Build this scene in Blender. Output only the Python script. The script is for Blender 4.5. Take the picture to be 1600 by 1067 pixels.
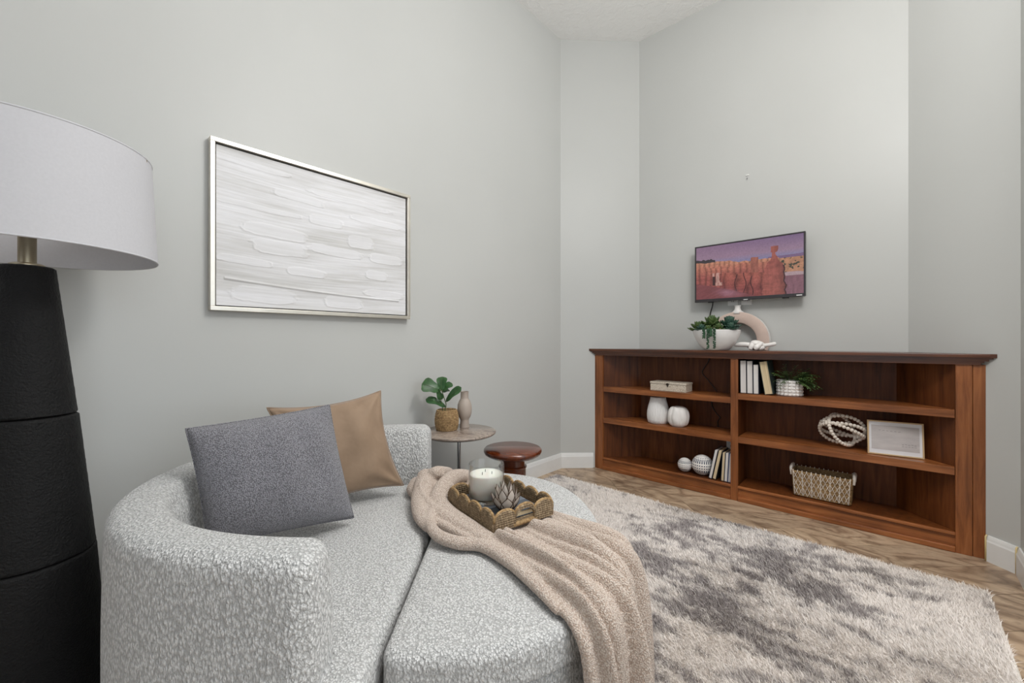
import bpy, bmesh, math, random
import numpy as np
from mathutils import Vector, Matrix

for o in list(bpy.data.objects):
    bpy.data.objects.remove(o, do_unlink=True)
scene = bpy.context.scene
C = scene.collection
random.seed(7)
rng = np.random.default_rng(7)
PI = math.pi

# ------------------------------------------------------------------ camera, light, exposure
TH = math.radians(42.7)          # view direction, turned from +Y towards -X
CT, ST = math.cos(TH), math.sin(TH)
EYE = 1.10
cam_d = bpy.data.cameras.new('camera')
cam_d.sensor_width = 36.0
cam_d.lens = 650.0 / 1600.0 * 36.0
cam_d.clip_start = 0.05
cam = bpy.data.objects.new('camera', cam_d)
cam.location = (0, 0, EYE)
cam.rotation_euler = (PI / 2, 0, TH)
C.objects.link(cam)
scene.camera = cam

scene.view_settings.view_transform = 'Standard'
scene.view_settings.look = 'None'
scene.view_settings.exposure = 0.0
scene.view_settings.gamma = 1.0
scene.view_settings.use_curve_mapping = False

world = bpy.data.worlds.new('daylight')
scene.world = world
world.use_nodes = True
world.node_tree.nodes['Background'].inputs['Color'].default_value = (0.86, 0.92, 1.0, 1)
world.node_tree.nodes['Background'].inputs['Strength'].default_value = 1.0


def area_light(name, loc, aim, sx, sy, power, col):
    l = bpy.data.lights.new(name, 'AREA')
    l.shape = 'RECTANGLE'
    l.size, l.size_y = sx, sy
    l.energy = power
    l.color = col
    o = bpy.data.objects.new(name, l)
    o.location = loc
    o.rotation_euler = (Vector(aim) - Vector(loc)).to_track_quat('-Z', 'Y').to_euler()
    C.objects.link(o)
    return o


area_light('window_daylight', (3.05, 0.3, 1.75), (0, 0.3, 1.6), 3.2, 2.4, 28, (0.86, 0.94, 1.0))
area_light('rear_fill', (-0.6, -3.3, 2.0), (-0.6, 0, 1.8), 2.4, 2.2, 3, (0.95, 0.97, 1.0))  # weak fill added behind the camera, no known window there
dl = area_light('downward_fill', (-0.55, 1.55, 3.70), (-0.55, 1.55, 0), 1.3, 1.3, 8.5, (1.0, 0.985, 0.96))  # unseen panel added to brighten seat and rug from above
dl.data.spread = math.radians(76)
pl = bpy.data.lights.new('overhead_fill_point', 'POINT')      # added point lamp without a fixture, lifts ceiling and upper walls
pl.energy = 104
pl.color = (1.0, 0.988, 0.975)
pl.shadow_soft_size = 0.32
plo = bpy.data.objects.new('overhead_fill_point', pl)
plo.location = (0.32, 1.35, 2.95)
C.objects.link(plo)


def W(r, d, z=0.0):
    """camera-aligned floor plan (right, forward) -> room coordinates"""
    return Vector((r * CT - d * ST, r * ST + d * CT, z))


# ------------------------------------------------------------------ node helpers / materials
def srgb(r, g, b):
    f = lambda c: (c / 255 / 12.92) if c / 255 <= 0.04045 else ((c / 255 + 0.055) / 1.055) ** 2.4
    return (f(r), f(g), f(b), 1.0)


class NT:
    def __init__(self, name):
        self.m = bpy.data.materials.new(name)
        self.m.use_nodes = True
        self.t = self.m.node_tree
        self.b = self.t.nodes['Principled BSDF']
        self._co = None

    def n(self, typ, **kw):
        nd = self.t.nodes.new(typ)
        for k, v in kw.items():
            if k.startswith('i_'):
                nd.inputs[k[2:].replace('_', ' ')].default_value = v
            else:
                setattr(nd, k, v)
        return nd

    def l(self, a, b):
        self.t.links.new(a, b)

    def co(self, kind='Object', scale=(1, 1, 1), rot=(0, 0, 0), loc=(0, 0, 0)):
        tc = self.n('ShaderNodeTexCoord')
        mp = self.n('ShaderNodeMapping')
        mp.inputs['Scale'].default_value = scale
        mp.inputs['Rotation'].default_value = rot
        mp.inputs['Location'].default_value = loc
        self.l(tc.outputs[kind], mp.inputs['Vector'])
        return mp.outputs['Vector']

    def noise(self, vec, scale, detail=3, rough=0.55, dist=0.0):
        nd = self.n('ShaderNodeTexNoise')
        nd.inputs['Scale'].default_value = scale
        nd.inputs['Detail'].default_value = detail
        nd.inputs['Roughness'].default_value = rough
        nd.inputs['Distortion'].default_value = dist
        self.l(vec, nd.inputs['Vector'])
        return nd.outputs['Fac']

    def voro(self, vec, scale, feature='F1', out='Distance'):
        nd = self.n('ShaderNodeTexVoronoi', feature=feature)
        nd.inputs['Scale'].default_value = scale
        self.l(vec, nd.inputs['Vector'])
        return nd.outputs[out]

    def ramp(self, fac, stops):
        nd = self.n('ShaderNodeValToRGB')
        cr = nd.color_ramp
        while len(cr.elements) < len(stops):
            cr.elements.new(0.5)
        for e, (p, c) in zip(cr.elements, stops):
            e.position = p
            e.color = c if len(c) == 4 else (*c, 1)
        self.l(fac, nd.inputs['Fac'])
        return nd.outputs['Color']

    def math(self, op, a, b=None):
        nd = self.n('ShaderNodeMath', operation=op)
        for i, v in enumerate((a, b)):
            if v is None:
                continue
            if isinstance(v, (int, float)):
                nd.inputs[i].default_value = v
            else:
                self.l(v, nd.inputs[i])
        return nd.outputs[0]

    def mix(self, fac, a, b, mode='MIX'):
        nd = self.n('ShaderNodeMix', data_type='RGBA', blend_type=mode)
        for sock, v in ((nd.inputs[0], fac), (nd.inputs[6], a), (nd.inputs[7], b)):
            if isinstance(v, (int, float)):
                sock.default_value = v
            elif isinstance(v, tuple):
                sock.default_value = v
            else:
                self.l(v, sock)
        return nd.outputs[2]

    def bump(self, h, strength=0.3, dist=0.01):
        nd = self.n('ShaderNodeBump')
        nd.inputs['Strength'].default_value = strength
        nd.inputs['Distance'].default_value = dist
        self.l(h, nd.inputs['Height'])
        self.l(nd.outputs['Normal'], self.b.inputs['Normal'])

    def set(self, **kw):
        for k, v in kw.items():
            s = self.b.inputs[k.replace('_', ' ')]
            if isinstance(v, (int, float, tuple)):
                s.default_value = v
            else:
                self.l(v, s)
        return self


MAT = {}


def mk_plain(name, col, rough=0.5, metal=0.0, var=0.06, bump=0.0, bscale=60, **kw):
    t = NT(name)
    v = t.co()
    nz = t.noise(v, 12)
    dark = tuple(c * (1 - var) for c in col[:3]) + (1,)
    lite = tuple(min(1, c * (1 + var)) for c in col[:3]) + (1,)
    t.set(Base_Color=t.ramp(nz, [(0.3, dark), (0.7, lite)]), Roughness=rough, Metallic=metal, **kw)
    if bump:
        t.bump(t.noise(v, bscale, 4), bump, 0.004)
    MAT[name] = t.m
    return t


# wall paint, ceiling
t = NT('wall_paint')
v = t.co()
t.set(Base_Color=t.ramp(t.noise(v, 1.4, 2), [(0.3, srgb(196, 197, 194)), (0.7, srgb(199, 200, 197))]), Roughness=0.42)
t.b.inputs['Specular IOR Level'].default_value = 0.35
t.bump(t.noise(v, 120, 3), 0.05, 0.002)
MAT['wall'] = t.m
t = NT('ceiling_paint')
v = t.co()
t.set(Base_Color=srgb(246, 246, 244), Roughness=0.8)
t.bump(t.ramp(t.noise(v, 16, 5, 0.6, 0.8), [(0.45, (0, 0, 0)), (0.6, (1, 1, 1))]), 0.28, 0.006)
MAT['ceiling'] = t.m
mk_plain('baseboard_white', srgb(232, 232, 230), 0.35, var=0.02)
mk_plain('caulk', srgb(226, 205, 150), 0.6)
mk_plain('grout', srgb(120, 104, 86), 0.8)


def wood(name, cols, scale=(22, 22, 1.6), rough=0.34, coat=0.15):
    t = NT(name)
    tc = t.co(scale=scale)
    g1 = t.noise(tc, 1.6, 6, 0.62, 0.6)
    blot = t.noise(t.co(scale=(2.2, 2.2, 1.2)), 1.5, 3)
    base = t.ramp(g1, [(0.28, cols[0]), (0.5, cols[1]), (0.74, cols[2])])
    shade = t.ramp(blot, [(0.3, (0.66, 0.62, 0.60)), (0.7, (1.1, 1.08, 1.05))])
    t.set(Base_Color=t.mix(1.0, base, shade, 'MULTIPLY'), Roughness=rough)
    t.b.inputs['Coat Weight'].default_value = coat
    t.b.inputs['Coat Roughness'].default_value = 0.18
    if name == 'wood_panel':
        t.b.inputs['Specular IOR Level'].default_value = 0.25
    t.bump(g1, 0.06, 0.002)
    MAT[name] = t.m


WC = [srgb(104, 58, 27), srgb(150, 90, 48), srgb(182, 118, 70)]
wood('wood_vertical', WC)
wood('wood_horizontal', WC, scale=(1.6, 22, 22))
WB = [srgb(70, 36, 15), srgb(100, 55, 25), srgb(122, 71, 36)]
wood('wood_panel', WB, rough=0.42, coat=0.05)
wood('wood_top', [srgb(62, 32, 16), srgb(90, 50, 28), srgb(116, 68, 40)], scale=(1.6, 22, 22), rough=0.3, coat=0.3)
wood('stool_wood', [srgb(70, 28, 12), srgb(102, 46, 20), srgb(128, 64, 30)], scale=(3, 14, 3), rough=0.2, coat=0.6)

# floor planks: swirling grain, each plank its own offset
t = NT('floor_plank')
tc = t.n('ShaderNodeTexCoord')
oi = t.n('ShaderNodeObjectInfo')
mp = t.n('ShaderNodeMapping')
mp.inputs['Scale'].default_value = (0.85, 1.9, 1)
mp.inputs['Rotation'].default_value = (0, 0, -PI / 4)
ad = t.n('ShaderNodeVectorMath', operation='ADD')
sc = t.n('ShaderNodeVectorMath', operation='SCALE')
cmb = t.n('ShaderNodeCombineXYZ')
t.l(oi.outputs['Random'], cmb.inputs[0])
t.l(oi.outputs['Random'], cmb.inputs[2])
t.l(cmb.outputs[0], sc.inputs[0])
sc.inputs['Scale'].default_value = 37.0
t.l(tc.outputs['Object'], mp.inputs['Vector'])
t.l(mp.outputs[0], ad.inputs[0])
t.l(sc.outputs[0], ad.inputs[1])
vec = ad.outputs[0]
warp = t.noise(vec, 2.1, 3, 0.45, 0.9)
rings = t.math('FRACT', t.math('MULTIPLY', warp, 7.0))
lines = t.math('ABSOLUTE', t.math('SUBTRACT', rings, 0.5))
fine = t.noise(vec, 26, 5, 0.65, 0.8)
colr = t.ramp(lines, [(0.0, srgb(142, 119, 98)), (0.10, srgb(166, 142, 119)), (0.26, srgb(186, 162, 137)), (0.5, srgb(200, 177, 151))])
colf = t.ramp(fine, [(0.3, (0.70, 0.68, 0.66)), (0.5, (0.98, 0.98, 0.98)), (0.75, (1.06, 1.06, 1.05))])
kn = t.ramp(t.noise(vec, 3.4, 5, 0.62, 1.2), [(0.30, (0.56, 0.53, 0.51)), (0.48, (0.97, 0.97, 0.96)), (0.7, (1.04, 1.03, 1.02))])
cc = t.mix(1.0, t.mix(1.0, colr, colf, 'MULTIPLY'), kn, 'MULTIPLY')
tone = t.ramp(oi.outputs['Random'], [(0.0, (0.86, 0.85, 0.84)), (1.0, (1.05, 1.04, 1.02))])
t.set(Base_Color=t.mix(1.0, cc, tone, 'MULTIPLY'), Roughness=0.38)
t.bump(fine, 0.08, 0.002)
MAT['plank'] = t.m


def boucle(name, lo, hi, scale, stren, aniso=(1, 1, 1)):
    t = NT(name)
    v = t.co(scale=aniso)
    wn = t.n('ShaderNodeTexNoise')
    wn.inputs['Scale'].default_value = scale * 0.55
    wn.inputs['Detail'].default_value = 2
    t.l(v, wn.inputs['Vector'])
    wmix = t.n('ShaderNodeVectorMath', operation='SCALE')
    t.l(wn.outputs['Color'], wmix.inputs[0])
    wmix.inputs['Scale'].default_value = 0.9 / scale
    add = t.n('ShaderNodeVectorMath', operation='ADD')
    t.l(v, add.inputs[0])
    t.l(wmix.outputs[0], add.inputs[1])
    d1 = t.voro(add.outputs[0], scale)
    d2 = t.voro(add.outputs[0], scale * 2.3)
    h = t.math('ADD', t.math('MULTIPLY', d1, -1.0), t.math('MULTIPLY', d2, -0.45))
    col = t.ramp(t.math('ADD', d1, t.math('MULTIPLY', d2, 0.35)), [(0.25, hi), (0.85, lo)])
    t.set(Base_Color=col, Roughness=0.95)
    t.b.inputs['Sheen Weight'].default_value = 0.25
    t.b.inputs['Specular IOR Level'].default_value = 0.15
    t.bump(h, stren, 0.006)
    MAT[name] = t.m


boucle('boucle_cream', srgb(186, 186, 185), srgb(251, 251, 250), 165, 1.0, (1, 1, 0.55))
boucle('blanket_sherpa', srgb(198, 175, 158), srgb(255, 244, 233), 250, 0.9)
boucle('pillow_grey_weave', srgb(108, 107, 112), srgb(176, 175, 182), 300, 0.7)

t = NT('velvet_tan')
v = t.co()
t.set(Base_Color=t.ramp(t.noise(v, 7, 3), [(0.3, srgb(136, 113, 91)), (0.7, srgb(154, 130, 107))]), Roughness=0.75)
t.b.inputs['Sheen Weight'].default_value = 0.5
t.b.inputs['Sheen Roughness'].default_value = 0.35
t.bump(t.noise(v, 9, 3), 0.25, 0.02)
MAT['velvet'] = t.m

t = NT('rug_fibre')
at = t.n('ShaderNodeVertexColor', layer_name='tint')
nz = t.noise(t.co(), 40, 2)
t.set(Base_Color=t.mix(1.0, at.outputs['Color'], t.ramp(nz, [(0.3, (0.9, 0.9, 0.9)), (0.7, (1, 1, 1))]), 'MULTIPLY'), Roughness=0.85)
t.b.inputs['Specular IOR Level'].default_value = 0.2
MAT['rug'] = t.m
mk_plain('rug_backing', srgb(205, 196, 186), 0.95)

t = NT('seagrass')
v = t.co()
n1 = t.noise(v, 85, 4, 0.7)
t.set(Base_Color=t.ramp(n1, [(0.25, srgb(92, 76, 56)), (0.5, srgb(140, 119, 92)), (0.75, srgb(184, 164, 132))]), Roughness=0.7)
t.bump(n1, 0.5, 0.003)
MAT['seagrass'] = t.m
t = NT('seagrass_golden')
v = t.co()
n1 = t.noise(v, 85, 4, 0.7)
t.set(Base_Color=t.ramp(n1, [(0.3, srgb(104, 80, 50)), (0.5, srgb(154, 124, 84)), (0.7, srgb(192, 162, 116))]), Roughness=0.7)
t.bump(n1, 0.4, 0.003)
MAT['seagrass_golden'] = t.m

mk_plain('black_textured', srgb(13, 13, 14), 0.6, bump=1.0, bscale=170, var=0.25, Specular_IOR_Level=0.3)
mk_plain('black_plastic', srgb(24, 24, 26), 0.3)
mk_plain('tv_bezel', srgb(50, 46, 48), 0.3)
mk_plain('black_felt', srgb(20, 20, 21), 0.7)
mk_plain('brass_brushed', srgb(176, 164, 140), 0.28, metal=1.0)
mk_plain('chrome', srgb(180, 182, 184), 0.18, metal=1.0)
mk_plain('frame_champagne', srgb(222, 217, 206), 0.32, metal=0.8, var=0.08)
mk_plain('liner_black', srgb(28, 27, 27), 0.6)
mk_plain('ceramic_white', srgb(236, 234, 232), 0.35, var=0.02)
mk_plain('ceramic_matte_white', srgb(238, 234, 230), 0.6, var=0.03)
mk_plain('ceramic_taupe', srgb(176, 163, 152), 0.55, bump=0.1, var=0.05)
mk_plain('ceramic_blush', srgb(206, 184, 172), 0.75, bump=0.15, bscale=140)
mk_plain('plastic_white', srgb(238, 238, 236), 0.35, var=0.02)
mk_plain('wax', srgb(244, 240, 230), 0.55, var=0.02, Subsurface_Weight=0.2)
mk_plain('capiz_shell', srgb(206, 196, 186), 0.3, var=0.12)
mk_plain('bronze_edge', srgb(84, 66, 52), 0.4, metal=0.6)
mk_plain('book_slate', srgb(74, 80, 88), 0.6)
mk_plain('book_slate_band', srgb(104, 110, 118), 0.6)
mk_plain('book_navy', srgb(30, 36, 52), 0.6)
mk_plain('book_blue', srgb(64, 92, 150), 0.55)
mk_plain('book_green', srgb(56, 70, 66), 0.6)
mk_plain('book_black', srgb(30, 30, 34), 0.6)
mk_plain('bead_white', srgb(226, 216, 204), 0.6, var=0.1)
mk_plain('rope_white', srgb(230, 222, 212), 0.8)
mk_plain('dash_navy', srgb(38, 50, 76), 0.5)
mk_plain('soil', srgb(66, 52, 40), 0.95)
mk_plain('stem_green', srgb(84, 102, 60), 0.6)
mk_plain('wood_light', srgb(206, 176, 134), 0.5)
mk_plain('mat_board', srgb(232, 232, 236), 0.7, var=0.01)
mk_plain('terracotta', srgb(176, 140, 112), 0.8)
mk_plain('wick', srgb(60, 50, 42), 0.9)
mk_plain('latch_metal', srgb(70, 62, 52), 0.4, metal=0.8)


def pages(name, a, b):
    t = NT(name)
    v = t.co(scale=(260, 2, 2))
    t.set(Base_Color=t.ramp(t.noise(v, 1.0, 3), [(0.35, a), (0.65, b)]), Roughness=0.9)
    MAT[name] = t.m


pages('pages_white', srgb(214, 208, 204), srgb(238, 234, 230))
pages('pages_cream', srgb(206, 184, 146), srgb(232, 212, 176))


def leaf(name, a, b, rough=0.4):
    t = NT(name)
    v = t.co()
    t.set(Base_Color=t.ramp(t.noise(v, 30, 3), [(0.3, a), (0.7, b)]), Roughness=rough)
    MAT[name] = t.m


leaf('leaf_fiddle', srgb(34, 70, 34), srgb(58, 100, 52), 0.35)
leaf('leaf_fine', srgb(40, 64, 34), srgb(92, 116, 62))
leaf('leaf_succulent', srgb(46, 74, 40), srgb(98, 118, 66))
leaf('leaf_succulent_blue', srgb(34, 66, 56), srgb(70, 100, 84))
leaf('leaf_pearls', srgb(30, 66, 44), srgb(58, 100, 66))

t = NT('marble_brown')
v = t.co()
w1 = t.noise(v, 9, 6, 0.65, 1.6)
t.set(Base_Color=t.ramp(w1, [(0.3, srgb(96, 84, 76)), (0.48, srgb(142, 127, 116)), (0.56, srgb(166, 152, 140)), (0.62, srgb(120, 106, 96))]), Roughness=0.12)
MAT['marble'] = t.m

t = NT('glass_clear')
tr = t.n('ShaderNodeBsdfTransparent'); tr.inputs['Color'].default_value = (0.93, 0.94, 0.94, 1)
gl = t.n('ShaderNodeBsdfGlossy'); gl.inputs['Roughness'].default_value = 0.03
lw = t.n('ShaderNodeLayerWeight')
fz = t.math('ADD', t.math('MULTIPLY', t.math('POWER', lw.outputs['Facing'], 2.0), 0.65), 0.05)
mx = t.n('ShaderNodeMixShader')
t.l(fz, mx.inputs[0]); t.l(tr.outputs[0], mx.inputs[1]); t.l(gl.outputs[0], mx.inputs[2])
t.l(mx.outputs[0], t.t.nodes['Material Output'].inputs['Surface'])
MAT['glass'] = t.m

t = NT('lamp_shade_fabric')
v = t.co(scale=(1, 1, 1))
t.set(Base_Color=t.ramp(t.noise(v, 160, 2), [(0.3, srgb(198, 198, 202)), (0.7, srgb(202, 202, 206))]), Roughness=0.85)
t.b.inputs['Transmission Weight'].default_value = 0.0
t.bump(t.noise(t.co(scale=(1, 1, 30)), 60, 2), 0.05, 0.001)
MAT['shade'] = t.m

t = NT('canvas_paint')
at = t.n('ShaderNodeVertexColor', layer_name='tint')
nz = t.noise(t.co(scale=(1, 1, 12)), 30, 3)
t.set(Base_Color=t.mix(1.0, at.outputs['Color'], t.ramp(nz, [(0.3, (0.96, 0.96, 0.96)), (0.7, (1, 1, 1))]), 'MULTIPLY'), Roughness=0.55)
MAT['canvas'] = t.m

t = NT('tv_picture')
at = t.n('ShaderNodeVertexColor', layer_name='tint')
t.set(Base_Color=(0.01, 0.01, 0.01, 1), Roughness=0.25)
t.l(at.outputs['Color'], t.b.inputs['Emission Color'])
t.b.inputs['Emission Strength'].default_value = 0.72
MAT['tv_picture'] = t.m

t = NT('bone_inlay')
v = t.co(scale=(1, 1, 1))
vd = t.voro(v, 120, 'DISTANCE_TO_EDGE')
t.set(Base_Color=t.ramp(vd, [(0.02, srgb(150, 132, 108)), (0.10, srgb(226, 216, 200))]), Roughness=0.45)
MAT['bone'] = t.m

t = NT('print_paper')
v = t.co()
n1 = t.noise(t.co(scale=(1, 1, 5)), 9, 4)
t.set(Base_Color=t.ramp(n1, [(0.3, srgb(190, 184, 184)), (0.7, srgb(208, 202, 200))]), Roughness=0.6)
MAT['print'] = t.m
mk_plain('print_ink', srgb(140, 134, 134), 0.8)


# ------------------------------------------------------------------ mesh helpers
def mesh_obj(name, verts, faces, mat, parent=None, smooth=False, loc=None, rot=None):
    me = bpy.data.meshes.new(name)
    me.from_pydata([tuple(v) for v in verts], [], faces)
    me.validate()
    me.update()
    if smooth:
        me.polygons.foreach_set('use_smooth', [True] * len(me.polygons))
    if mat:
        for m in (mat if isinstance(mat, (list, tuple)) else [mat]):
            me.materials.append(MAT[m] if isinstance(m, str) else m)
    o = bpy.data.objects.new(name, me)
    C.objects.link(o)
    if parent is not None:
        o.parent = parent
    if loc is not None:
        o.location = loc
    if rot is not None:
        o.rotation_euler = rot
    return o


def thing(name, label, cat, loc=(0, 0, 0), rotz=0.0, group=None):
    o = bpy.data.objects.new(name, None)
    o.empty_display_size = 0.05
    C.objects.link(o)
    o.location = loc
    o.rotation_euler = (0, 0, rotz)
    return tag(o, label, cat, group)


def tag(o, label, cat, group=None):
    o['label'] = label
    o['category'] = cat
    if group:
        o['group'] = group
    return o


def struct(o):
    o['kind'] = 'structure'
    return o


class MB:
    """collects primitive shapes into one mesh"""
    def __init__(self):
        self.v, self.f, self.mi = [], [], []

    def add(self, verts, faces, M=None, mi=0):
        k = len(self.v)
        self.v += [(M @ Vector(v)) if M is not None else Vector(v) for v in verts]
        self.f += [[k + i for i in f] for f in faces]
        self.mi += [mi] * len(faces)
        return self

    def box(self, lo, hi, M=None, bevel=0.0, mi=0):
        bm = bmesh.new()
        bmesh.ops.create_cube(bm, size=1.0)
        for v in bm.verts:
            v.co = Vector([lo[i] + (v.co[i] + 0.5) * (hi[i] - lo[i]) for i in range(3)])
        if bevel:
            bmesh.ops.bevel(bm, geom=bm.edges[:], offset=bevel, segments=2, affect='EDGES', profile=0.5)
        bm.verts.index_update()
        vs = [v.co.copy() for v in bm.verts]
        fs = [[v.index for v in f.verts] for f in bm.faces]
        bm.free()
        return self.add(vs, fs, M, mi)

    def lathe(self, prof, seg=48, M=None, mi=0, rad=None):
        """prof: list of (radius, z); rad(i_angle, z, r)->r optional"""
        vs, fs = [], []
        for (r, z) in prof:
            for k in range(seg):
                a = 2 * PI * k / seg
                rr = rad(a, z, r) if rad else r
                vs.append((rr * math.cos(a), rr * math.sin(a), z))
        for j in range(len(prof) - 1):
            for k in range(seg):
                k2 = (k + 1) % seg
                fs.append([j * seg + k, j * seg + k2, (j + 1) * seg + k2, (j + 1) * seg + k])
        if prof[0][0] > 1e-4:
            fs.append(list(range(seg))[::-1])
        if prof[-1][0] > 1e-4:
            fs.append([(len(prof) - 1) * seg + k for k in range(seg)])
        return self.add(vs, fs, M, mi)

    def tube(self, pts, rad, seg=8, closed=False, M=None, mi=0, flat=1.0):
        pts = [Vector(p) for p in pts]
        n = len(pts)
        rads = list(rad) if isinstance(rad, (list, tuple)) else [rad] * n
        if len(rads) != n:
            rads = list(np.interp(np.linspace(0, 1, n), np.linspace(0, 1, len(rads)), rads))
        vs, fs = [], []
        up = None
        for i in range(n):
            if closed:
                tg = pts[(i + 1) % n] - pts[i - 1]
            else:
                tg = pts[min(i + 1, n - 1)] - pts[max(i - 1, 0)]
            tg.normalize()
            if up is None:
                ref = Vector((0, 0, 1)) if abs(tg.z) < 0.9 else Vector((1, 0, 0))
                up = (ref - tg * ref.dot(tg)).normalized()
            else:
                up = (up - tg * up.dot(tg)).normalized()
            sd = tg.cross(up)
            for k in range(seg):
                a = 2 * PI * k / seg
                vs.append(pts[i] + sd * (math.cos(a) * rads[i]) + up * (math.sin(a) * rads[i] * flat))
        m = n if closed else n - 1
        for i in range(m):
            i2 = (i + 1) % n
            for k in range(seg):
                k2 = (k + 1) % seg
                fs.append([i * seg + k, i * seg + k2, i2 * seg + k2, i2 * seg + k])
        if not closed:
            fs.append(list(range(seg))[::-1])
            fs.append([(n - 1) * seg + k for k in range(seg)])
        return self.add(vs, fs, M, mi)

    def sphere(self, c, r, seg=12, rings=8, sc=(1, 1, 1), M=None, mi=0):
        vs, fs = [], []
        for j in range(rings + 1):
            ph = PI * j / rings
            for k in range(seg):
                a = 2 * PI * k / seg
                vs.append((c[0] + r * sc[0] * math.sin(ph) * math.cos(a), c[1] + r * sc[1] * math.sin(ph) * math.sin(a), c[2] - r * sc[2] * math.cos(ph)))
        for j in range(rings):
            for k in range(seg):
                k2 = (k + 1) % seg
                fs.append([j * seg + k, j * seg + k2, (j + 1) * seg + k2, (j + 1) * seg + k])
        return self.add(vs, fs, M, mi)

    def prism(self, poly, z0, z1, M=None, mi=0):
        n = len(poly)
        vs = [(x, y, z0) for x, y in poly] + [(x, y, z1) for x, y in poly]
        fs = [list(range(n))[::-1], [n + i for i in range(n)]]
        fs += [[i, (i + 1) % n, n + (i + 1) % n, n + i] for i in range(n)]
        return self.add(vs, fs, M, mi)

    def build(self, name, mat, parent=None, smooth=False, loc=None, rot=None, angle=None, weld=False):
        o = mesh_obj(name, self.v, self.f, mat, parent, smooth, loc, rot)
        me = o.data
        if len(me.materials) > 1 and len(me.polygons) == len(self.mi):
            me.polygons.foreach_set('material_index', self.mi)
        if weld:
            bm = bmesh.new(); bm.from_mesh(me)
            bmesh.ops.remove_doubles(bm, verts=bm.verts, dist=1e-5)
            bm.to_mesh(me); bm.free()
        if smooth and angle is not None:
            me.set_sharp_from_angle(angle=math.radians(angle))
        return o


def catmull(pts, n=8, closed=False):
    P = [Vector(p) for p in pts]
    out = []
    m = len(P)
    rngn = m if closed else m - 1
    for i in range(rngn):
        if closed:
            p0, p1, p2, p3 = P[(i - 1) % m], P[i], P[(i + 1) % m], P[(i + 2) % m]
        else:
            p0, p1, p2, p3 = P[max(i - 1, 0)], P[i], P[i + 1], P[min(i + 2, m - 1)]
        for k in range(n):
            s = k / n
            out.append(0.5 * ((2 * p1) + (p2 - p0) * s + (2 * p0 - 5 * p1 + 4 * p2 - p3) * s * s + (3 * p1 - p0 - 3 * p2 + p3) * s ** 3))
    if not closed:
        out.append(P[-1])
    return out


def frame_M(loc, x, y):
    x = Vector(x).normalized(); y = Vector(y); y = (y - x * y.dot(x)).normalized(); z = x.cross(y)
    M = Matrix((x, y, z)).transposed().to_4x4()
    M.translation = Vector(loc)
    return M


def vnoise(x, y, seed=0):
    """smooth value noise on arrays, 0..1"""
    xi = np.floor(x).astype(np.int64); yi = np.floor(y).astype(np.int64)
    xf = x - xi; yf = y - yi
    xf = xf * xf * (3 - 2 * xf); yf = yf * yf * (3 - 2 * yf)

    def h(a, b):
        n = (a * 374761393 + b * 668265263 + seed * 1442695041) & 0xffffffff
        n = ((n ^ (n >> 13)) * 1274126177) & 0xffffffff
        return ((n ^ (n >> 16)) & 0xffff) / 65535.0
    return (h(xi, yi) * (1 - xf) + h(xi + 1, yi) * xf) * (1 - yf) + (h(xi, yi + 1) * (1 - xf) + h(xi + 1, yi + 1) * xf) * yf


def fbm(x, y, oct=4, seed=0, rough=0.5):
    s = 0; a = 1; tot = 0
    for i in range(oct):
        s = s + a * vnoise(x * 2 ** i + 17.3 * i, y * 2 ** i - 9.1 * i, seed + i)
        tot += a; a *= rough
    return s / tot


def lin(c):
    c = np.asarray(c, dtype=float) / 255.0
    return np.where(c <= 0.04045, c / 12.92, ((c + 0.055) / 1.055) ** 2.4)


def set_tint(me, cols):
    a = me.color_attributes.new('tint', 'FLOAT_COLOR', 'POINT')
    buf = np.ones((len(me.vertices), 4), dtype=np.float32)
    buf[:, :3] = cols
    a.data.foreach_set('color', buf.ravel())


def grid_faces(nu, nv):
    idx = np.arange(nu * nv).reshape(nv, nu)
    q = np.stack([idx[:-1, :-1], idx[:-1, 1:], idx[1:, 1:], idx[1:, :-1]], -1).reshape(-1, 4)
    return q.tolist()


# ------------------------------------------------------------------ the room shell
XL, YB, ZC = -2.149, 3.443, 3.732
PA = (XL, 2.953)             # left wall | left angled wall
PB = (-1.655, YB)            # left angled wall | back wall
PC = (0.055, YB)             # back wall | right angled wall
PD = (0.432, 3.066)          # right angled wall | right wall
YR = 2.35                    # where the right wall opens to the adjoining space
XR, YF = 3.2, -3.5


def wall(name, a, b, z0=0.0, z1=ZC, th=0.12):
    a = Vector((a[0], a[1], 0)); b = Vector((b[0], b[1], 0))
    e = (b - a).normalized(); nrm = Vector((-e.y, e.x, 0))    # outside is to the left of a->b
    q = [a, b, b + nrm * th, a + nrm * th]
    m = MB().prism([(p.x, p.y) for p in q], z0, z1)
    return struct(m.build(name, 'wall'))


wall('wall_left', (XL, YF - 0.1), PA)
wall('wall_left_angled', PA, PB)
wall('wall_back', PB, PC)
wall('wall_right_angled', PC, PD)
wall('wall_right', PD, (PD[0], YR))
wall('wall_right_return', (PD[0] + 0.12, YR), (XR, YR))
# far right wall with one tall window opening, front wall with another
wall('wall_far_right', (XR, YR), (XR, 2.0))
wall('wall_far_right_end', (XR, -1.4), (XR, YF))
wall('wall_far_right_sill', (XR, 2.0), (XR, -1.4), 0, 0.5)
wall('wall_far_right_head', (XR, 2.0), (XR, -1.4), 3.0, ZC)
wall('wall_front', (XR, YF), (0.7, YF))
wall('wall_front_end', (-1.9, YF), (XL, YF))
wall('wall_front_sill', (0.7, YF), (-1.9, YF), 0, 0.8)
wall('wall_front_head', (0.7, YF), (-1.9, YF), 3.2, ZC)
struct(MB().prism([(XL - .12, YF - .12), (XR + .12, YF - .12), (XR + .12, YB + .12), (XL - .12, YB + .12)], ZC, ZC + 0.1).build('ceiling', 'ceiling'))

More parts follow.
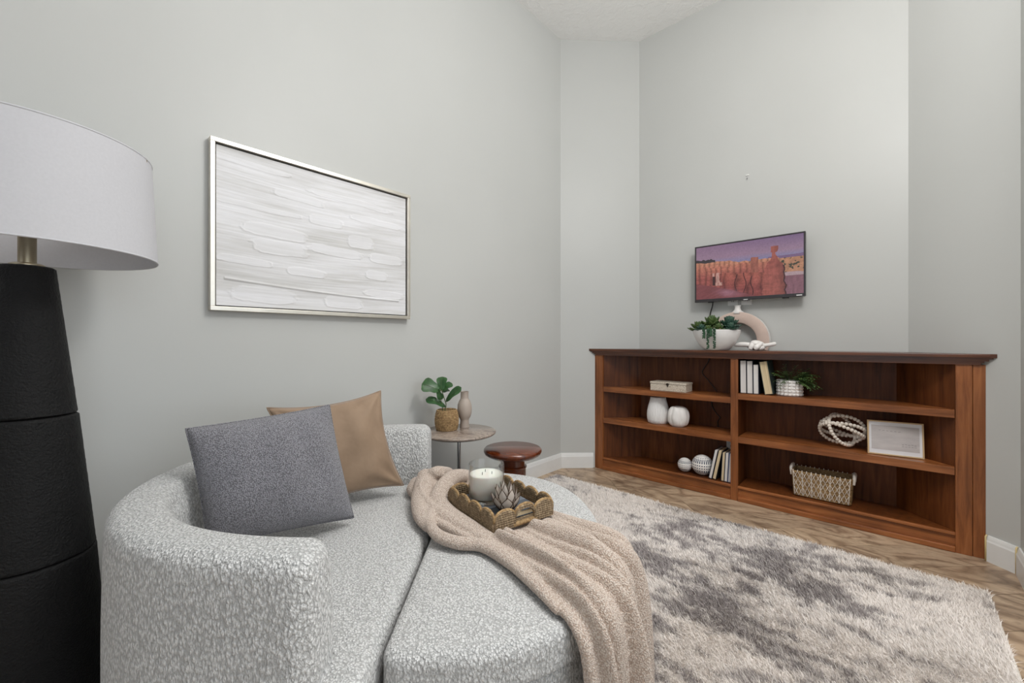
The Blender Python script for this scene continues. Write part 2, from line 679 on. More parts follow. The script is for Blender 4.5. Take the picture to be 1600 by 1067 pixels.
floor = struct(MB().prism([(XL - .12, YF - .12), (XR + .12, YF - .12), (XR + .12, YB + .12), (XL - .12, YB + .12)], -0.10, -0.004).build('floor', 'grout'))


def clip(poly, p, n):
    out = []
    for i in range(len(poly)):
        a, b = poly[i], poly[(i + 1) % len(poly)]
        da = (a[0] - p[0]) * n[0] + (a[1] - p[1]) * n[1]
        db = (b[0] - p[0]) * n[0] + (b[1] - p[1]) * n[1]
        if da >= 0:
            out.append(a)
        if da * db < 0:
            s = da / (da - db)
            out.append((a[0] + (b[0] - a[0]) * s, a[1] + (b[1] - a[1]) * s))
    return out


room_clip = [((XL, 0), (1, 0)), ((0, YB), (0, -1)), (PA, (1, -1)), (PC, (-1, -1)), ((PD[0], 0), (-1, 0)), ((0, -0.9), (0, 1))]
side_clip = [((PD[0], 0), (1, 0)), ((2.0, 0), (-1, 0)), ((0, YR), (0, -1)), ((0, -0.9), (0, 1))]   # the part next to the opening
PW, PL = 0.2207, 1.2
S2 = math.sqrt(0.5)
for i in range(-11, 20):
    w0 = 2.385 + (i - 8) * PW
    off = (i * 0.41) % PL
    for j in range(-4, 5):
        a0 = j * PL + off
        g = 0.0012
        q = [(a0 + g, w0 + g), (a0 + PL - g, w0 + g), (a0 + PL - g, w0 + PW - g), (a0 + g, w0 + PW - g)]
        q = [((a - w) * S2, (a + w) * S2) for a, w in q]
        for planes in (room_clip, side_clip):
            qq = q
            for p, n in planes:
                qq = clip(qq, p, n) if len(qq) >= 3 else []
            if len(qq) >= 3:
                MB().prism(qq, -0.006, 0.0).build('plank', 'plank', floor)
# the adjoining floor, out of view, in one piece of the same boards
MB().prism([(2.0, YF), (XR, YF), (XR, YR), (2.0, YR)], -0.006, 0.0).build('floor_field', 'plank', floor)
MB().prism([(XL, YF), (2.0, YF), (2.0, -0.9), (XL, -0.9)], -0.006, 0.0).build('floor_field', 'plank', floor)


def baseboard(name, a, b, h=0.128, trim_a=0.0, trim_b=0.0):
    a = Vector((a[0], a[1], 0)); b = Vector((b[0], b[1], 0))
    e = (b - a).normalized(); inn = Vector((e.y, -e.x, 0))
    a = a + e * trim_a; b = b - e * trim_b
    prof = [(0, 0), (0.016, 0), (0.016, h - 0.03), (0.013, h - 0.022), (0.011, h - 0.012), (0.007, h), (0, h)]
    vs = []
    for P in (a, b):
        for (o, z) in prof:
            vs.append(P + inn * o + Vector((0, 0, z)))
    n = len(prof)
    fs = [[i, (i + 1) % n, n + (i + 1) % n, n + i] for i in range(n)] + [list(range(n))[::-1], [n + i for i in range(n)]]
    return struct(mesh_obj(name, vs, fs, 'baseboard_white'))


baseboard('baseboard_left', (XL, YF), PA, trim_b=0.006)
baseboard('baseboard_left_angled', PA, PB, trim_a=0.0, trim_b=0.41)
bbr = baseboard('baseboard_right_angled', PC, PD, trim_a=0.408)
baseboard('baseboard_right', PD, (PD[0], YR))
e45 = Vector((S2, -S2, 0)); i45 = Vector((-S2, -S2, 0))
for k, dist in enumerate((0.4065, math.hypot(PD[0] - PC[0], PD[1] - PC[1]) - 0.004)):
    P = Vector((PC[0], PC[1], 0)) + e45 * dist + i45 * 0.017
    MB().tube([P + Vector((0, 0, 0.002)), P + Vector((0, 0, 0.122)), P - i45 * 0.006 + Vector((0, 0, 0.131))], 0.0035, 6).build('caulk_bead', 'caulk', bbr, smooth=True)

# small hook plate left on the back wall above the television
o = thing('wall_hook', 'small pale hook plate on the bare wall above the television', 'hook', (-0.807, YB, 2.319))
m = MB().box((-0.011, -0.006, 0.006), (0.011, 0.0, 0.016), bevel=0.002)
m.build('plate', 'baseboard_white', o)
MB().tube([(0, -0.002, -0.016), (0, -0.012, -0.018), (0, -0.016, -0.011)], 0.0028, 6).build('peg', 'chrome', o, smooth=True)

# ------------------------------------------------------------------ bookcase (built-in along the back wall)
FY = 3.16                    # plane of the face frame
bc = thing('bookcase', 'low reddish-brown wooden bookcase with six open bays under the television', 'bookcase', (-0.81, 3.30, 0))
OX, OY = -0.81, 3.30


def bpart(name, mb, mat, **k):
    for v in mb.v:
        v.x -= OX; v.y -= OY
    return mb.build(name, mat, bc, **k)


# top board with stepped moulding: stacked slabs following the same outline
def top_outline(front, grow):
    yb = 3.440
    xl = PA[0] + (front - PA[1]) + 0.003
    xr = PC[0] + (PC[1] - front) - 0.003
    return [(xl + grow, front), (xr - grow, front), (PC[0] - 0.004, yb), (PB[0] + 0.004, yb)]


bpart('top', MB().prism(top_outline(3.128, 0.0), 1.018, 1.037), 'wood_top')
tm = MB()
tm.prism(top_outline(3.133, 0.006), 1.011, 1.018)
tm.prism(top_outline(3.141, 0.012), 1.000, 1.011)
tm.prism(top_outline(3.148, 0.02), 0.991, 1.000)
tm.prism(top_outline(3.152, 0.026), 0.981, 0.991)
bpart('top_moulding', tm, 'wood_top')
bpart('front_edge', MB().box((-1.95, 3.1265, 1.020), (0.345, 3.1290, 1.035), bevel=0.001), 'wood_top')
for (x0, x1) in ((-1.915, -1.855), (-0.846, -0.800), (0.228, 0.288)):
    bpart('stile', MB().box((x0, FY, 0.0), (x1, FY + 0.022, 0.982), bevel=0.002), 'wood_vertical')
bpart('filler_strip', MB().box((-1.938, FY + 0.006, 0.0), (-1.916, FY + 0.024, 0.982), bevel=0.002), 'wood_vertical')
bpart('filler_strip', MB().box((0.2895, FY + 0.004, 0.0), (0.334, FY + 0.02, 0.982), bevel=0.002), 'wood_vertical')
# inner uprights either side of the middle stile, angled end panels, backs
bpart('divider', MB().box((-0.836, FY + 0.022, 0.09), (-0.810, 3.42, 0.982)), 'wood_panel')
for (a, b) in (((-1.857, 3.182), (-1.612, 3.425)), ((0.230, 3.182), (0.0, 3.415))):
    e = (Vector(b) - Vector(a)).normalized(); n = Vector((-e.y, e.x)) * 0.012
    if n.y > 0 and a[0] < 0: pass
    s = 1 if a[0] < 0 else -1
    q = [a, b, (b[0] + s * n.x, b[1] + s * n.y), (a[0] + s * n.x, a[1] + s * n.y)]
    if s < 0: q = q[::-1]
    bpart('end_panel', MB().prism(q, 0.085, 0.982), 'wood_panel')
bpart('back_panel', MB().box((-1.63, 3.412, 0.085), (-0.836, 3.424, 0.982)), 'wood_panel')
bpart('back_panel', MB().box((-0.810, 3.412, 0.085), (0.015, 3.424, 0.982)), 'wood_panel')


def shelf_poly(x0, x1, left, y0=FY + 0.004):
    if left:
        return [(x0 + 0.003, y0), (x1, y0), (x1, 3.411), (-1.625, 3.411), (x0 + 0.003, 3.183)]
    return [(x0, y0), (x1 - 0.003, y0), (x1 - 0.003, 3.183), (0.003, 3.411), (x0, 3.411)]


for left, x0, x1, zs in ((True, -1.856, -0.8455, (0.712, 0.444)), (False, -0.8005, 0.2285, (0.743, 0.444))):
    for z in zs:
        bpart('shelf', MB().prism(shelf_poly(x0, x1, left), z - 0.042, z), 'wood_horizontal')
    bpart('bottom_shelf', MB().prism(shelf_poly(x0, x1, left), 0.085, 0.105), 'wood_panel')
    bpart('base_rail', MB().box((x0, FY + 0.008, 0.0), (x1, FY + 0.02, 0.092)), 'wood_horizontal')
    bpart('base_lip', MB().box((x0, FY - 0.004, 0.088), (x1, FY + 0.012, 0.106), bevel=0.004), 'wood_horizontal')
    bpart('base_lip', MB().box((x0, FY - 0.006, 0.0), (x1, FY + 0.012, 0.030), bevel=0.004), 'wood_horizontal')

# ------------------------------------------------------------------ painting on the left wall
pic = thing('painting', 'large textured white abstract painting in a champagne metal frame', 'painting', (XL, 0.912, 1.232))
PWD, PHT = 0.978, 0.732
FR = 0.018
for nm, lo, hi in (('frame_rail', (0.002, -PWD / 2, 0), (0.04, PWD / 2, FR)), ('frame_rail', (0.002, -PWD / 2, PHT - FR), (0.04, PWD / 2, PHT)),
                   ('frame_stile', (0.002, -PWD / 2, FR), (0.04, -PWD / 2 + FR, PHT - FR)), ('frame_stile', (0.002, PWD / 2 - FR, FR), (0.04, PWD / 2, PHT - FR))):
    MB().box(lo, hi, bevel=0.0015).build(nm, 'frame_champagne', pic)
MB().box((0.002, -PWD / 2 + FR, FR), (0.016, PWD / 2 - FR, PHT - FR)).build('liner', 'liner_black', pic)
# canvas: real relief laid on in strokes
nu, nv = 420, 300
m0 = FR + 0.006
uu, vv = np.meshgrid(np.linspace(0, 1, nu), np.linspace(0, 1, nv))
cw, ch = PWD - 2 * m0, PHT - 2 * m0
px_, py_ = uu * cw, vv * ch
tilt = py_ + 0.012 * np.sin(px_ * 4)
hgt = 0.0012 * fbm(px_ * 5, tilt * 150, 3, 3) + 0.0012 * fbm(px_ * 2.5, tilt * 40, 3, 9)
shade = fbm(px_ * 3.2, tilt * 22, 4, 21)
streak = fbm(px_ * 4, tilt * 160, 3, 33)
c_hi = lin([238, 238, 241]); c_lo = lin([206, 205, 203])
k = np.clip(0.5 + 1.9 * (shade - 0.5) + 1.3 * (streak - 0.5), 0, 1)
big = np.clip((fbm(px_ * 2.0, py_ * 4.0, 3, 77) - 0.42) * 3.0, 0, 1)
k = np.clip(k * 0.75 + 0.32 * big, 0, 1)
strokes = [(0.08, 0.93, 0.5, 0.04), (0.36, 0.79, 0.26, 0.06), (0.18, 0.66, 0.42, 0.035), (0.5, 0.665, 0.18, 0.075), (0.25, 0.52, 0.3, 0.085),
           (0.7, 0.55, 0.16, 0.1), (0.27, 0.415, 0.26, 0.1), (0.56, 0.45, 0.3, 0.07), (0.86, 0.45, 0.22, 0.08), (0.4, 0.265, 0.2, 0.06),
           (0.8, 0.31, 0.14, 0.075), (0.2, 0.08, 0.3, 0.1), (0.6, 0.07, 0.22, 0.09), (0.8, 0.74, 0.34, 0.05), (0.12, 0.3, 0.24, 0.05), (0.85, 0.16, 0.26, 0.06), (0.65, 0.86, 0.5, 0.045)]
for i, (sx, sy, sw, sh) in enumerate(strokes):
    wob = 0.012 * (fbm(px_ * 9, py_ * 0 + i, 2, 50 + i) - 0.5)
    dx = np.abs(uu - sx) / (sw / 2)
    dy = np.abs(vv - sy + wob + 0.03 * (uu - sx)) / (sh / 2)
    rough_edge = 0.28 * (fbm(px_ * 40, py_ * 60, 3, 80 + i) - 0.5)
    dist = (dx ** 4 + dy ** 4) ** 0.25 + rough_edge * dx
    inside = np.clip((1.0 - dist) * 9, 0, 1)
    ridge = np.exp(-((dist - 0.96) / 0.06) ** 2) * (vv < sy + 0.2 * sh)
    hgt = hgt * (1 - 0.7 * inside) + 0.0018 * inside + 0.0016 * ridge
    k = k * (1 - 0.55 * inside) + 0.55 * inside * 0.92
ln = np.exp(-((vv - (0.175 - 0.03 * np.sin(uu * 2.2) - 0.035 * uu)) / 0.007) ** 2) * (uu < 0.95) * (uu > 0.03)
hgt += 0.005 * ln
col = c_lo + (c_hi - c_lo) * k[..., None]
verts = np.stack([0.023 + hgt, -PWD / 2 + m0 + px_, m0 + py_], -1).reshape(-1, 3)
cv = mesh_obj('canvas', verts.tolist(), grid_faces(nu, nv), 'canvas', pic, smooth=True)
set_tint(cv.data, col.reshape(-1, 3))
MB().box((0.014, -PWD / 2 + m0, m0), (0.022, PWD / 2 - m0, PHT - m0)).build('stretcher', 'mat_board', pic)

# ------------------------------------------------------------------ television
TVX0, TVX1, TVZ0, TVZ1, TVY = -1.152, -0.441, 1.402, 1.834, 3.350
tv = thing('television', 'flat television on the back wall showing red rock spires at dusk', 'television', ((TVX0 + TVX1) / 2, TVY, TVZ0))
tw, thh = TVX1 - TVX0, TVZ1 - TVZ0
hw = tw / 2
MB().box((-hw, 0.006, 0.0), (hw, 0.03, thh), bevel=0.004).build('housing', 'black_plastic', tv)
MB().box((-hw * 0.6, 0.03, 0.05), (hw * 0.6, 0.055, thh * 0.8), bevel=0.006).build('rear_cover', 'black_plastic', tv)
BZ, BB = 0.010, 0.022
for lo, hi in (((-hw, 0, thh - BZ), (hw, 0.008, thh)), ((-hw, -0.001, 0), (hw, 0.008, BB)), ((-hw, 0, BB), (-hw + BZ, 0.008, thh - BZ)), ((hw - BZ, 0, BB), (hw, 0.008, thh - BZ))):
    MB().box(lo, hi, bevel=0.0012).build('bezel', 'tv_bezel', tv)
MB().box((-0.10, 0.055, 0.12), (0.10, 0.0925, 0.32), bevel=0.002).build('wall_bracket', 'black_plastic', tv)
MB().box((-0.026, -0.003, -0.006), (0.026, 0.006, 0.004), bevel=0.001).build('sensor_bar', 'tv_bezel', tv)
MB().box((hw - 0.05, -0.002, 0.006), (hw - 0.018, 0.0, 0.012)).build('badge', 'plastic_white', tv)
MB().box((-0.014, -0.0036, -0.001), (0.014, -0.0028, 0.0035)).build('maker_mark', 'plastic_white', tv)
for s in (-1, 1):
    MB().box((s * hw * 0.68 - 0.02, 0.008, -0.006), (s * hw * 0.68 + 0.02, 0.026, 0.002), bevel=0.002).build('foot_socket', 'black_plastic', tv)
# the picture: dusk sky over red rock spires, one balanced rock
nu, nv = 360, 220
U, V = np.meshgrid(np.linspace(0, 1, nu), np.linspace(0, 1, nv))
sky_t = np.clip((V - 0.62) / 0.38, 0, 1)
pink = np.clip(1 - U * 1.1, 0, 1)[..., None]
sky_top = lin([138, 116, 148]) * (1 - 0.5 * pink) + lin([168, 138, 152]) * 0.5 * pink
sky_mid = lin([168, 142, 160])
sky_low = lin([140, 148, 184])
s1 = np.clip(sky_t * 2.6, 0, 1)[..., None]; s2 = np.clip((sky_t - 0.35) * 1.6, 0, 1)[..., None]
img = sky_low * (1 - s1) + sky_mid * s1
img = img * (1 - s2) + sky_top * s2
img = img * (0.94 + 0.12 * fbm(U * 3 + V * 2, V * 14 - U * 3, 3, 5))[..., None]
# distant plain on the right
far = (V < 0.665 + 0.015 * vnoise(U * 9, U * 0, 3)) & (U > 0.70)
img[far] = lin([132, 108, 140])
fr = (V < 0.625) & (U > 0.72)
orange = lin([196, 146, 108]) * (0.7 + 0.6 * fbm(U * 30, V * 26, 3, 8))[..., None]
img = np.where(fr[..., None], orange, img)
gd = fr & (fbm(U * 46, V * 40, 2, 14) > 0.63) & (V > 0.30)
img[gd] = lin([66, 70, 52])
wl = fr & (V < 0.36 + 0.02 * vnoise(U * 20, U * 0, 4)) & (V > 0.31)
img[wl] = lin([190, 168, 166])
lowr = (U > 0.72) & (V < 0.315)
img = np.where(lowr[..., None], lin([146, 104, 112]) * (0.7 + 0.5 * fbm(U * 60, V * 8, 3, 2))[..., None], img)
# main rock wall: rows of weathered columns, nearer rows lower and darker
def columns(seed, base, amp, freq, c_top, c_low, u0, u1, depth):
    global img
    tops = base - 0.10 * U + amp * (vnoise(U * freq, U * 0, seed) - 0.5) + 0.5 * amp * (np.floor(vnoise(U * freq * 2.3, U * 0, seed + 1) * 4) / 4 - 0.5)
    mk = (V < tops) & (U > u0) & (U < u1)
    flute = np.abs(np.sin((U * freq * 2.2 + 0.6 * vnoise(U * 8, V * 6, seed + 2)) * PI))
    edge = 0.45 + 0.75 * flute ** 0.6
    strata = 0.72 + 0.55 * fbm(U * 5, V * 42, 3, seed + 3)
    grit = 0.75 + 0.5 * fbm(U * 90, V * 50, 2, seed + 4)
    hgt_t = np.clip((V - (tops - depth)) / depth, 0, 1)[..., None]
    c = (lin(c_low) * (1 - hgt_t) + lin(c_top) * hgt_t) * (edge * strata * grit)[..., None]
    img = np.where(mk[..., None], c, img)
    return tops


sk = columns(31, 0.715, 0.05, 9, [206, 150, 116], [176, 108, 88], -1, 0.80, 0.16)
columns(231, 0.64, 0.10, 8, [196, 128, 102], [158, 88, 78], -1, 0.70, 0.20)
bt = (V < 0.69 + 0.012 * vnoise(U * 60, U * 0, 5)) & (V > 0.3) & (U > 0.545) & (U < 0.615)
img = np.where(bt[..., None], lin([178, 112, 92]) * (0.5 + 0.6 * fbm(U * 70, V * 9, 3, 44))[..., None] * 1.1, img)
pale = (fbm(U * 60, V * 8, 3, 61) > 0.50) & (U > 0.17) & (U < 0.31) & (V > 0.24) & (V < 0.48)
img = np.where(pale[..., None], lin([214, 170, 152]) * (0.55 + 0.7 * fbm(U * 80, V * 20, 2, 63))[..., None], img)
dk = (np.abs(U - 0.185) < 0.014) & (V > 0.25) & (V < 0.42)
img[dk] = lin([70, 42, 40])
columns(331, 0.50, 0.08, 4.0, [178, 104, 86], [142, 74, 68], 0.27, 0.72, 0.3)
for cu, cvx in ((0.405, 0.42), (0.49, 0.44), (0.555, 0.36)):
    ck = (np.abs(U - cu + 0.012 * np.sin(V * 17 + cu * 40)) < 0.0045) & (V < cvx)
    img[ck] = lin([74, 36, 36])
tr = (V < 0.745 - 0.1 * U + 0.035 * vnoise(U * 70, U * 0, 71)) & (V > sk - 0.012) & (U < 0.20)
img[tr] = lin([66, 60, 62])
# balanced rock and its pedestal
hc = 0.755
wid = np.interp(V, [0.0, 0.30, 0.46, 0.53, 0.585, 0.60, 0.66, 0.70, 0.735, 0.745, 0.80, 0.845, 0.85], [0.10, 0.09, 0.085, 0.07, 0.045, 0.036, 0.025, 0.016, 0.014, 0.027, 0.030, 0.034, 0.0])
wid = wid * (0.85 + 0.32 * vnoise(V * 26, np.where(U > hc, 3.5, 7.5), 12))
hm = np.abs(U - hc + 0.004 * np.sin(V * 37)) < wid
hrock = lin([170, 98, 84]) * (0.45 + 0.5 * fbm(U * 22, V * 40, 4, 91) + 0.45 * fbm(U * 60, V * 10, 3, 95))[..., None]
sh = np.clip(1.08 - 5.0 * np.maximum(0, U - hc), 0.6, 1.1)[..., None]
img = np.where(hm[..., None], hrock * sh, img)
img[(np.abs(U - hc - wid * 0.95) < 0.006) & (V < 0.5)] = lin([70, 36, 36])
# foreground slope with soft pink streaks
slope = V < 0.30 - 0.55 * np.abs(U - 0.0) ** 1.2
sl = lin([138, 78, 78]) * (0.7 + 0.5 * fbm((U + V) * 6, (V - 0.8 * U) * 34, 3, 17))[..., None]
img = np.where(slope[..., None], sl, img)
gl = np.exp(-(((U - 0.33) / 0.10) ** 2 + ((V - 0.09 + 0.25 * (U - 0.33)) / 0.06) ** 2)) * (0.4 + 0.6 * fbm(U * 8 + V * 30, V * 30 - U * 25, 2, 23))
img = img * (1 - 0.6 * gl[..., None]) + lin([206, 160, 176]) * 0.6 * gl[..., None]
ng = fbm(U * 120, V * 80, 2, 29)
img = img * (0.86 + 0.28 * ng)[..., None]
img = np.clip(img, 0, 1) * np.array([0.90, 0.83, 0.90])
verts = np.stack([-hw + BZ + U * (tw - 2 * BZ), np.full_like(U, 0.0045), BB + V * (thh - BB - BZ)], -1).reshape(-1, 3)
scr = mesh_obj('screen', verts.tolist(), grid_faces(nu, nv), 'tv_picture', tv)
set_tint(scr.data, img.reshape(-1, 3))
# power lead from the set down behind the succulent bowl, then inside the bookcase
tag(MB().tube(catmull([(-1.035, 3.40, 1.43), (-1.04, 3.41, 1.38), (-1.058, 3.425, 1.33), (-1.066, 3.436, 1.29), (-1.066, 3.4365, 1.18), (-1.06, 3.4365, 1.045)], 5), 0.0045, 8).build('power_cord', 'black_plastic', smooth=True),
    'thin black power cord hanging under the left half of the television', 'cord')
tag(MB().tube(catmull([(-1.06, 3.403, 0.978), (-1.075, 3.404, 0.93), (-1.115, 3.404, 0.86), (-1.07, 3.404, 0.80), (-1.005, 3.404, 0.718)], 5), 0.003, 6).build('dark_cable', 'black_plastic', smooth=True),
    'thin dark cord against the back panel of the upper left bay', 'cord')
tag(MB().tube(catmull([(-1.045, 3.404, 0.668), (-1.04, 3.404, 0.60), (-1.01, 3.404, 0.55), (-0.985, 3.403, 0.52), (-1.0, 3.403, 0.49), (-0.997, 3.402, 0.447)], 5), 0.003, 6).build('dark_cable', 'black_plastic', smooth=True),
    'thin dark cord against the back panel of the middle left bay', 'cord')


def outlet(label, x, y, z, w=0.07, h=0.114):
    o = thing('wall_outlet', label, 'outlet', (x, y, z))
    MB().box((-w / 2, -0.006, 0), (w / 2, 0, h), bevel=0.002).build('cover_plate', 'plastic_white', o)
    for s in (0.28, 0.72):
        MB().box((-0.016, -0.008, h * s - 0.013), (0.016, -0.005, h * s + 0.013), bevel=0.001).build('socket', 'plastic_white', o)
        MB().box((-0.008, -0.0085, h * s - 0.005), (-0.005, -0.0078, h * s + 0.006)).build('slot', 'black_plastic', o)
        MB().box((0.005, -0.0085, h * s - 0.005), (0.008, -0.0078, h * s + 0.006)).build('slot', 'black_plastic', o)


outlet('white outlet plate half hidden under the television above the ring vase', -0.905, YB, 1.372)
outlet('white wall plate under the television, right of the ring vase neck', -0.812, YB, 1.372)
outlet('white outlet plate on the bookcase back above the leaning blue books', -0.905, 3.4115, 0.285)

# ------------------------------------------------------------------ floor lamp
lampc = (-1.375, 1.18)
lamp = thing('floor_lamp', 'tall black tapered floor lamp with a white drum shade', 'lamp', W(*lampc, 0.012), TH)


def ring_noise(seed):
    return lambda a, z, r: r * (1 + 0.012 * math.sin(7 * a + 40 * z + seed) * math.sin(90 * z + 3 * a))


def section(name, r0, z0, r1, z1):
    n = 60
    prof = [(r0 - 0.004, z0)] + [(r0 + (r1 - r0) * i / n, z0 + 0.004 + (z1 - z0 - 0.008) * i / n) for i in range(n + 1)] + [(r1 - 0.005, z1)]
    rr = random.random() * 6
    mb = MB()

    def rad(a, z, r):
        return r + 0.0003 * math.sin(23 * a + 61 * z + 3 * math.sin(5 * a + 80 * z) + rr) + 0.0003 * math.sin(37 * a - 117 * z + 2 * math.sin(150 * z + rr))
    mb.lathe(prof, 120, rad=rad)
    return mb.build(name, 'black_textured', lamp, smooth=True, angle=50)


section('base_section', 0.170, 0.0, 0.1405, 0.478)
section('base_section', 0.1385, 0.480, 0.1025, 0.876)
section('base_section', 0.0995, 0.878, 0.056, 1.300)
MB().lathe([(0.036, 1.300), (0.036, 1.305), (0.030, 1.309), (0.0185, 1.310), (0.0185, 1.40), (0.024, 1.401), (0.024, 1.41), (0.012, 1.412), (0.012, 1.47)], 32).build('neck', 'brass_brushed', lamp, smooth=True, angle=35)
RB, RT, ZB0, ZT0, SE = 0.283, 0.268, 1.338, 1.652, 96
sh = MB()
vs, fs = [], []
prof = [(RB, ZB0), (RT, ZT0), (RT - 0.003, ZT0), (RB - 0.003, ZB0)]
for (r, z) in prof:
    for kk in range(SE):
        a = 2 * PI * kk / SE
        vs.append((r * math.cos(a), r * math.sin(a), z))
for j in range(4):
    for kk in range(SE):
        k2 = (kk + 1) % SE; j2 = (j + 1) % 4
        fs.append([j * SE + kk, j * SE + k2, j2 * SE + k2, j2 * SE + kk])
shade = sh.add(vs, fs).build('lamp_shade', 'shade', lamp, smooth=True, angle=40)
for (r, z) in ((RB - 0.001, ZB0 + 0.002), (RT - 0.001, ZT0 - 0.002)):
    MB().tube([(r * math.cos(2 * PI * i / 96), r * math.sin(2 * PI * i / 96), z) for i in range(96)], 0.0028, 6, closed=True).build('rim', 'shade', shade, smooth=True)
sp = MB()
for a in (0.4, 0.4 + 2 * PI / 3, 0.4 + 4 * PI / 3):
    sp.tube([(0.012 * math.cos(a), 0.012 * math.sin(a), 1.46), (0.26 * math.cos(a), 0.26 * math.sin(a), 1.60), (RT * math.cos(a), RT * math.sin(a), ZT0 - 0.004)], 0.0022, 6)
sp.build('shade_spider', 'brass_brushed', lamp, smooth=True)
MB().lathe([(0.0, 1.46), (0.013, 1.47), (0.013, 1.49), (0.03, 1.53), (0.031, 1.55), (0.02, 1.575), (0.0, 1.58)], 24).build('bulb', 'plastic_white', lamp, smooth=True)

# ------------------------------------------------------------------ round two-piece daybed


def sup(a, b, n, t):
    c, s = math.cos(t), math.sin(t)
    return a * math.copysign(abs(c) ** (2 / n), c), b * math.copysign(abs(s) ** (2 / n), s)


def slab(name, outline, z0, z1, rad, mat, parent, crown=0.01, seg=6):
    """soft-edged slab over a star-shaped outline"""
    P = []
    for x, y in outline:
        if not P or (Vector((x, y)) - P[-1]).length > 0.005:
            P.append(Vector((x, y)))
    if (P[0] - P[-1]).length < 0.005:
        P.pop()
    n = len(P)
    cx = sum((p for p in P), Vector((0, 0))) / n
    N = []
    for i in range(n):
        e = (P[(i + 1) % n] - P[i - 1]).normalized()
        N.append(Vector((e.y, -e.x)))
    rings = []

    def inset(d, z):
        rings.append([(p.x - q.x * d, p.y - q.y * d, z) for p, q in zip(P, N)])
    inset(rad * 0.3, z0); inset(0, z0 + rad * 0.3)
    m = 6
    for i in range(1, m):
        inset(0, z0 + rad * 0.3 + (z1 - rad - z0 - rad * 0.3) * i / m)
    for i in range(seg + 1):
        a = PI / 2 * i / seg
        inset(rad * (1 - math.cos(a)), z1 - rad + rad * math.sin(a))
    last = rings[-1]
    for i in range(1, 14):
        f = 1 - i / 14
        rings.append([(cx.x + (x - cx.x) * f, cx.y + (y - cx.y) * f, z1 + crown * (1 - f * f)) for x, y, _ in last])
    vs = [p for r in rings for p in r] + [(cx.x, cx.y, z1 + crown)]
    fs = [list(range(n))[::-1]]
    for j in range(len(rings) - 1):
        for i in range(n):
            i2 = (i + 1) % n
            fs.append([j * n + i, j * n + i2, (j + 1) * n + i2, (j + 1) * n + i])
    k = (len(rings) - 1) * n
    for i in range(n):
        fs.append([k + i, k + (i + 1) % n, len(vs) - 1])
    return mesh_obj(name, vs, fs, mat, parent, smooth=True)


def d_outline(a, b, n, xs, rc, side, m=70):
    """half superellipse bulging to -x (side=-1) or +x (side=1), cut straight at x = xs, corners rounded by rc"""
    pts = []
    for i in range(m + 1):
        t = PI / 2 + PI * i / m
        x, y = sup(a, b, n, t)
        pts.append((x, y))
    # extension to xs with rounded corners
    top = [(xs - rc + rc * math.sin(PI / 2 * i / 6), b - rc + rc * math.cos(PI / 2 * i / 6)) for i in range(7)]
    bot = [(x, -y) for x, y in top]
    o = pts + bot
    o += [(xs, -(b - rc) * (1 - 2 * i / 24)) for i in range(1, 24)]
    o += top[::-1]
    if side > 0:
        o = [(-x, y) for x, y in o][::-1]
    return o


Z0 = 0.012
CH = (-0.42, 1.46)
chair = thing('lounge_chair', 'round cream boucle lounge chair with a low wraparound back', 'sofa', W(*CH, Z0), TH)
AO, BO, SN = 0.722, 0.672, 2.25
slab('base', d_outline(AO - 0.09, BO - 0.045, SN, 0.108, 0.05, -1), 0.02, 0.305, 0.012, 'boucle_cream', chair, 0.0)
slab('seat_cushion', d_outline(AO - 0.10, BO - 0.02, SN, 0.115, 0.055, -1), 0.300, 0.400, 0.032, 'boucle_cream', chair, 0.010)
TK = 0.062
path = [(0.034, -(BO - TK)), (0.022, -(BO - TK)), (0.010, -(BO - TK))]
for i in range(0, 121):
    t = -PI / 2 - PI * i / 120
    path.append(sup(AO - TK, BO - TK, SN, t))
path += [(0.006, BO - TK), (0.014, BO - TK)]
path = catmull([(x, y, 0) for x, y in path], 2)
L = [0.0]
for i in range(1, len(path)):
    L.append(L[-1] + (path[i] - path[i - 1]).length)
# resample with dense ends
rr_ = 0.05
samples = [rr_ * (1 - math.cos(PI / 2 * i / 9)) for i in range(9)]
samples += list(np.linspace(rr_, L[-1] - rr_, 170))
samples += [L[-1] - rr_ * (1 - math.cos(PI / 2 * i / 9)) for i in range(8, -1, -1)]
HT = 0.672


def path_at(s):
    i = int(np.clip(np.searchsorted(L, s) - 1, 0, len(path) - 2))
    f = (s - L[i]) / max(1e-9, L[i + 1] - L[i])
    return path[i].lerp(path[i + 1], f), i


vs, rows = [], 0
for s in samples:
    p, i = path_at(s)
    tg = (path[min(i + 3, len(path) - 1)] - path[max(i - 2, 0)]).normalized()
    nn = Vector((-tg.y, tg.x, 0))
    if nn.dot(p) < 0:
        nn = -nn
    e = min(s, L[-1] - s)
    q = 1.0 if e >= rr_ else math.sqrt(max(0.0, 1 - (1 - e / rr_) ** 2))
    h = TK - 0.042 * (1 - q)
    top = HT - 0.03 * (1 - q)
    R = min(h * 0.9, 0.036)
    prof = [(h - 0.012, 0.02), (h, 0.035)]
    for z in np.linspace(0.10, top - R - 0.01, 9):
        prof.append((h + 0.006 * math.sin(PI * z / top), z))
    for j in range(0, 13):
        a = PI * j / 12
        prof.append(((h - R) * (1 if a < PI / 2 else -1) * (1 if j != 6 else 0) + R * math.cos(a), top - R + R * math.sin(a)))
    for z in np.linspace(top - R - 0.01, 0.30, 8):
        prof.append((-h - 0.018 * math.sin(PI * (z - 0.30) / (top - 0.30)) - 0.012 * (top - z) / top, z))
    prof.append((-h - 0.01, 0.02))
    for (o_, z) in prof:
        vs.append(p + nn * o_ + Vector((0, 0, z)))
    npf = len(prof)
nr = len(samples)
fs = []
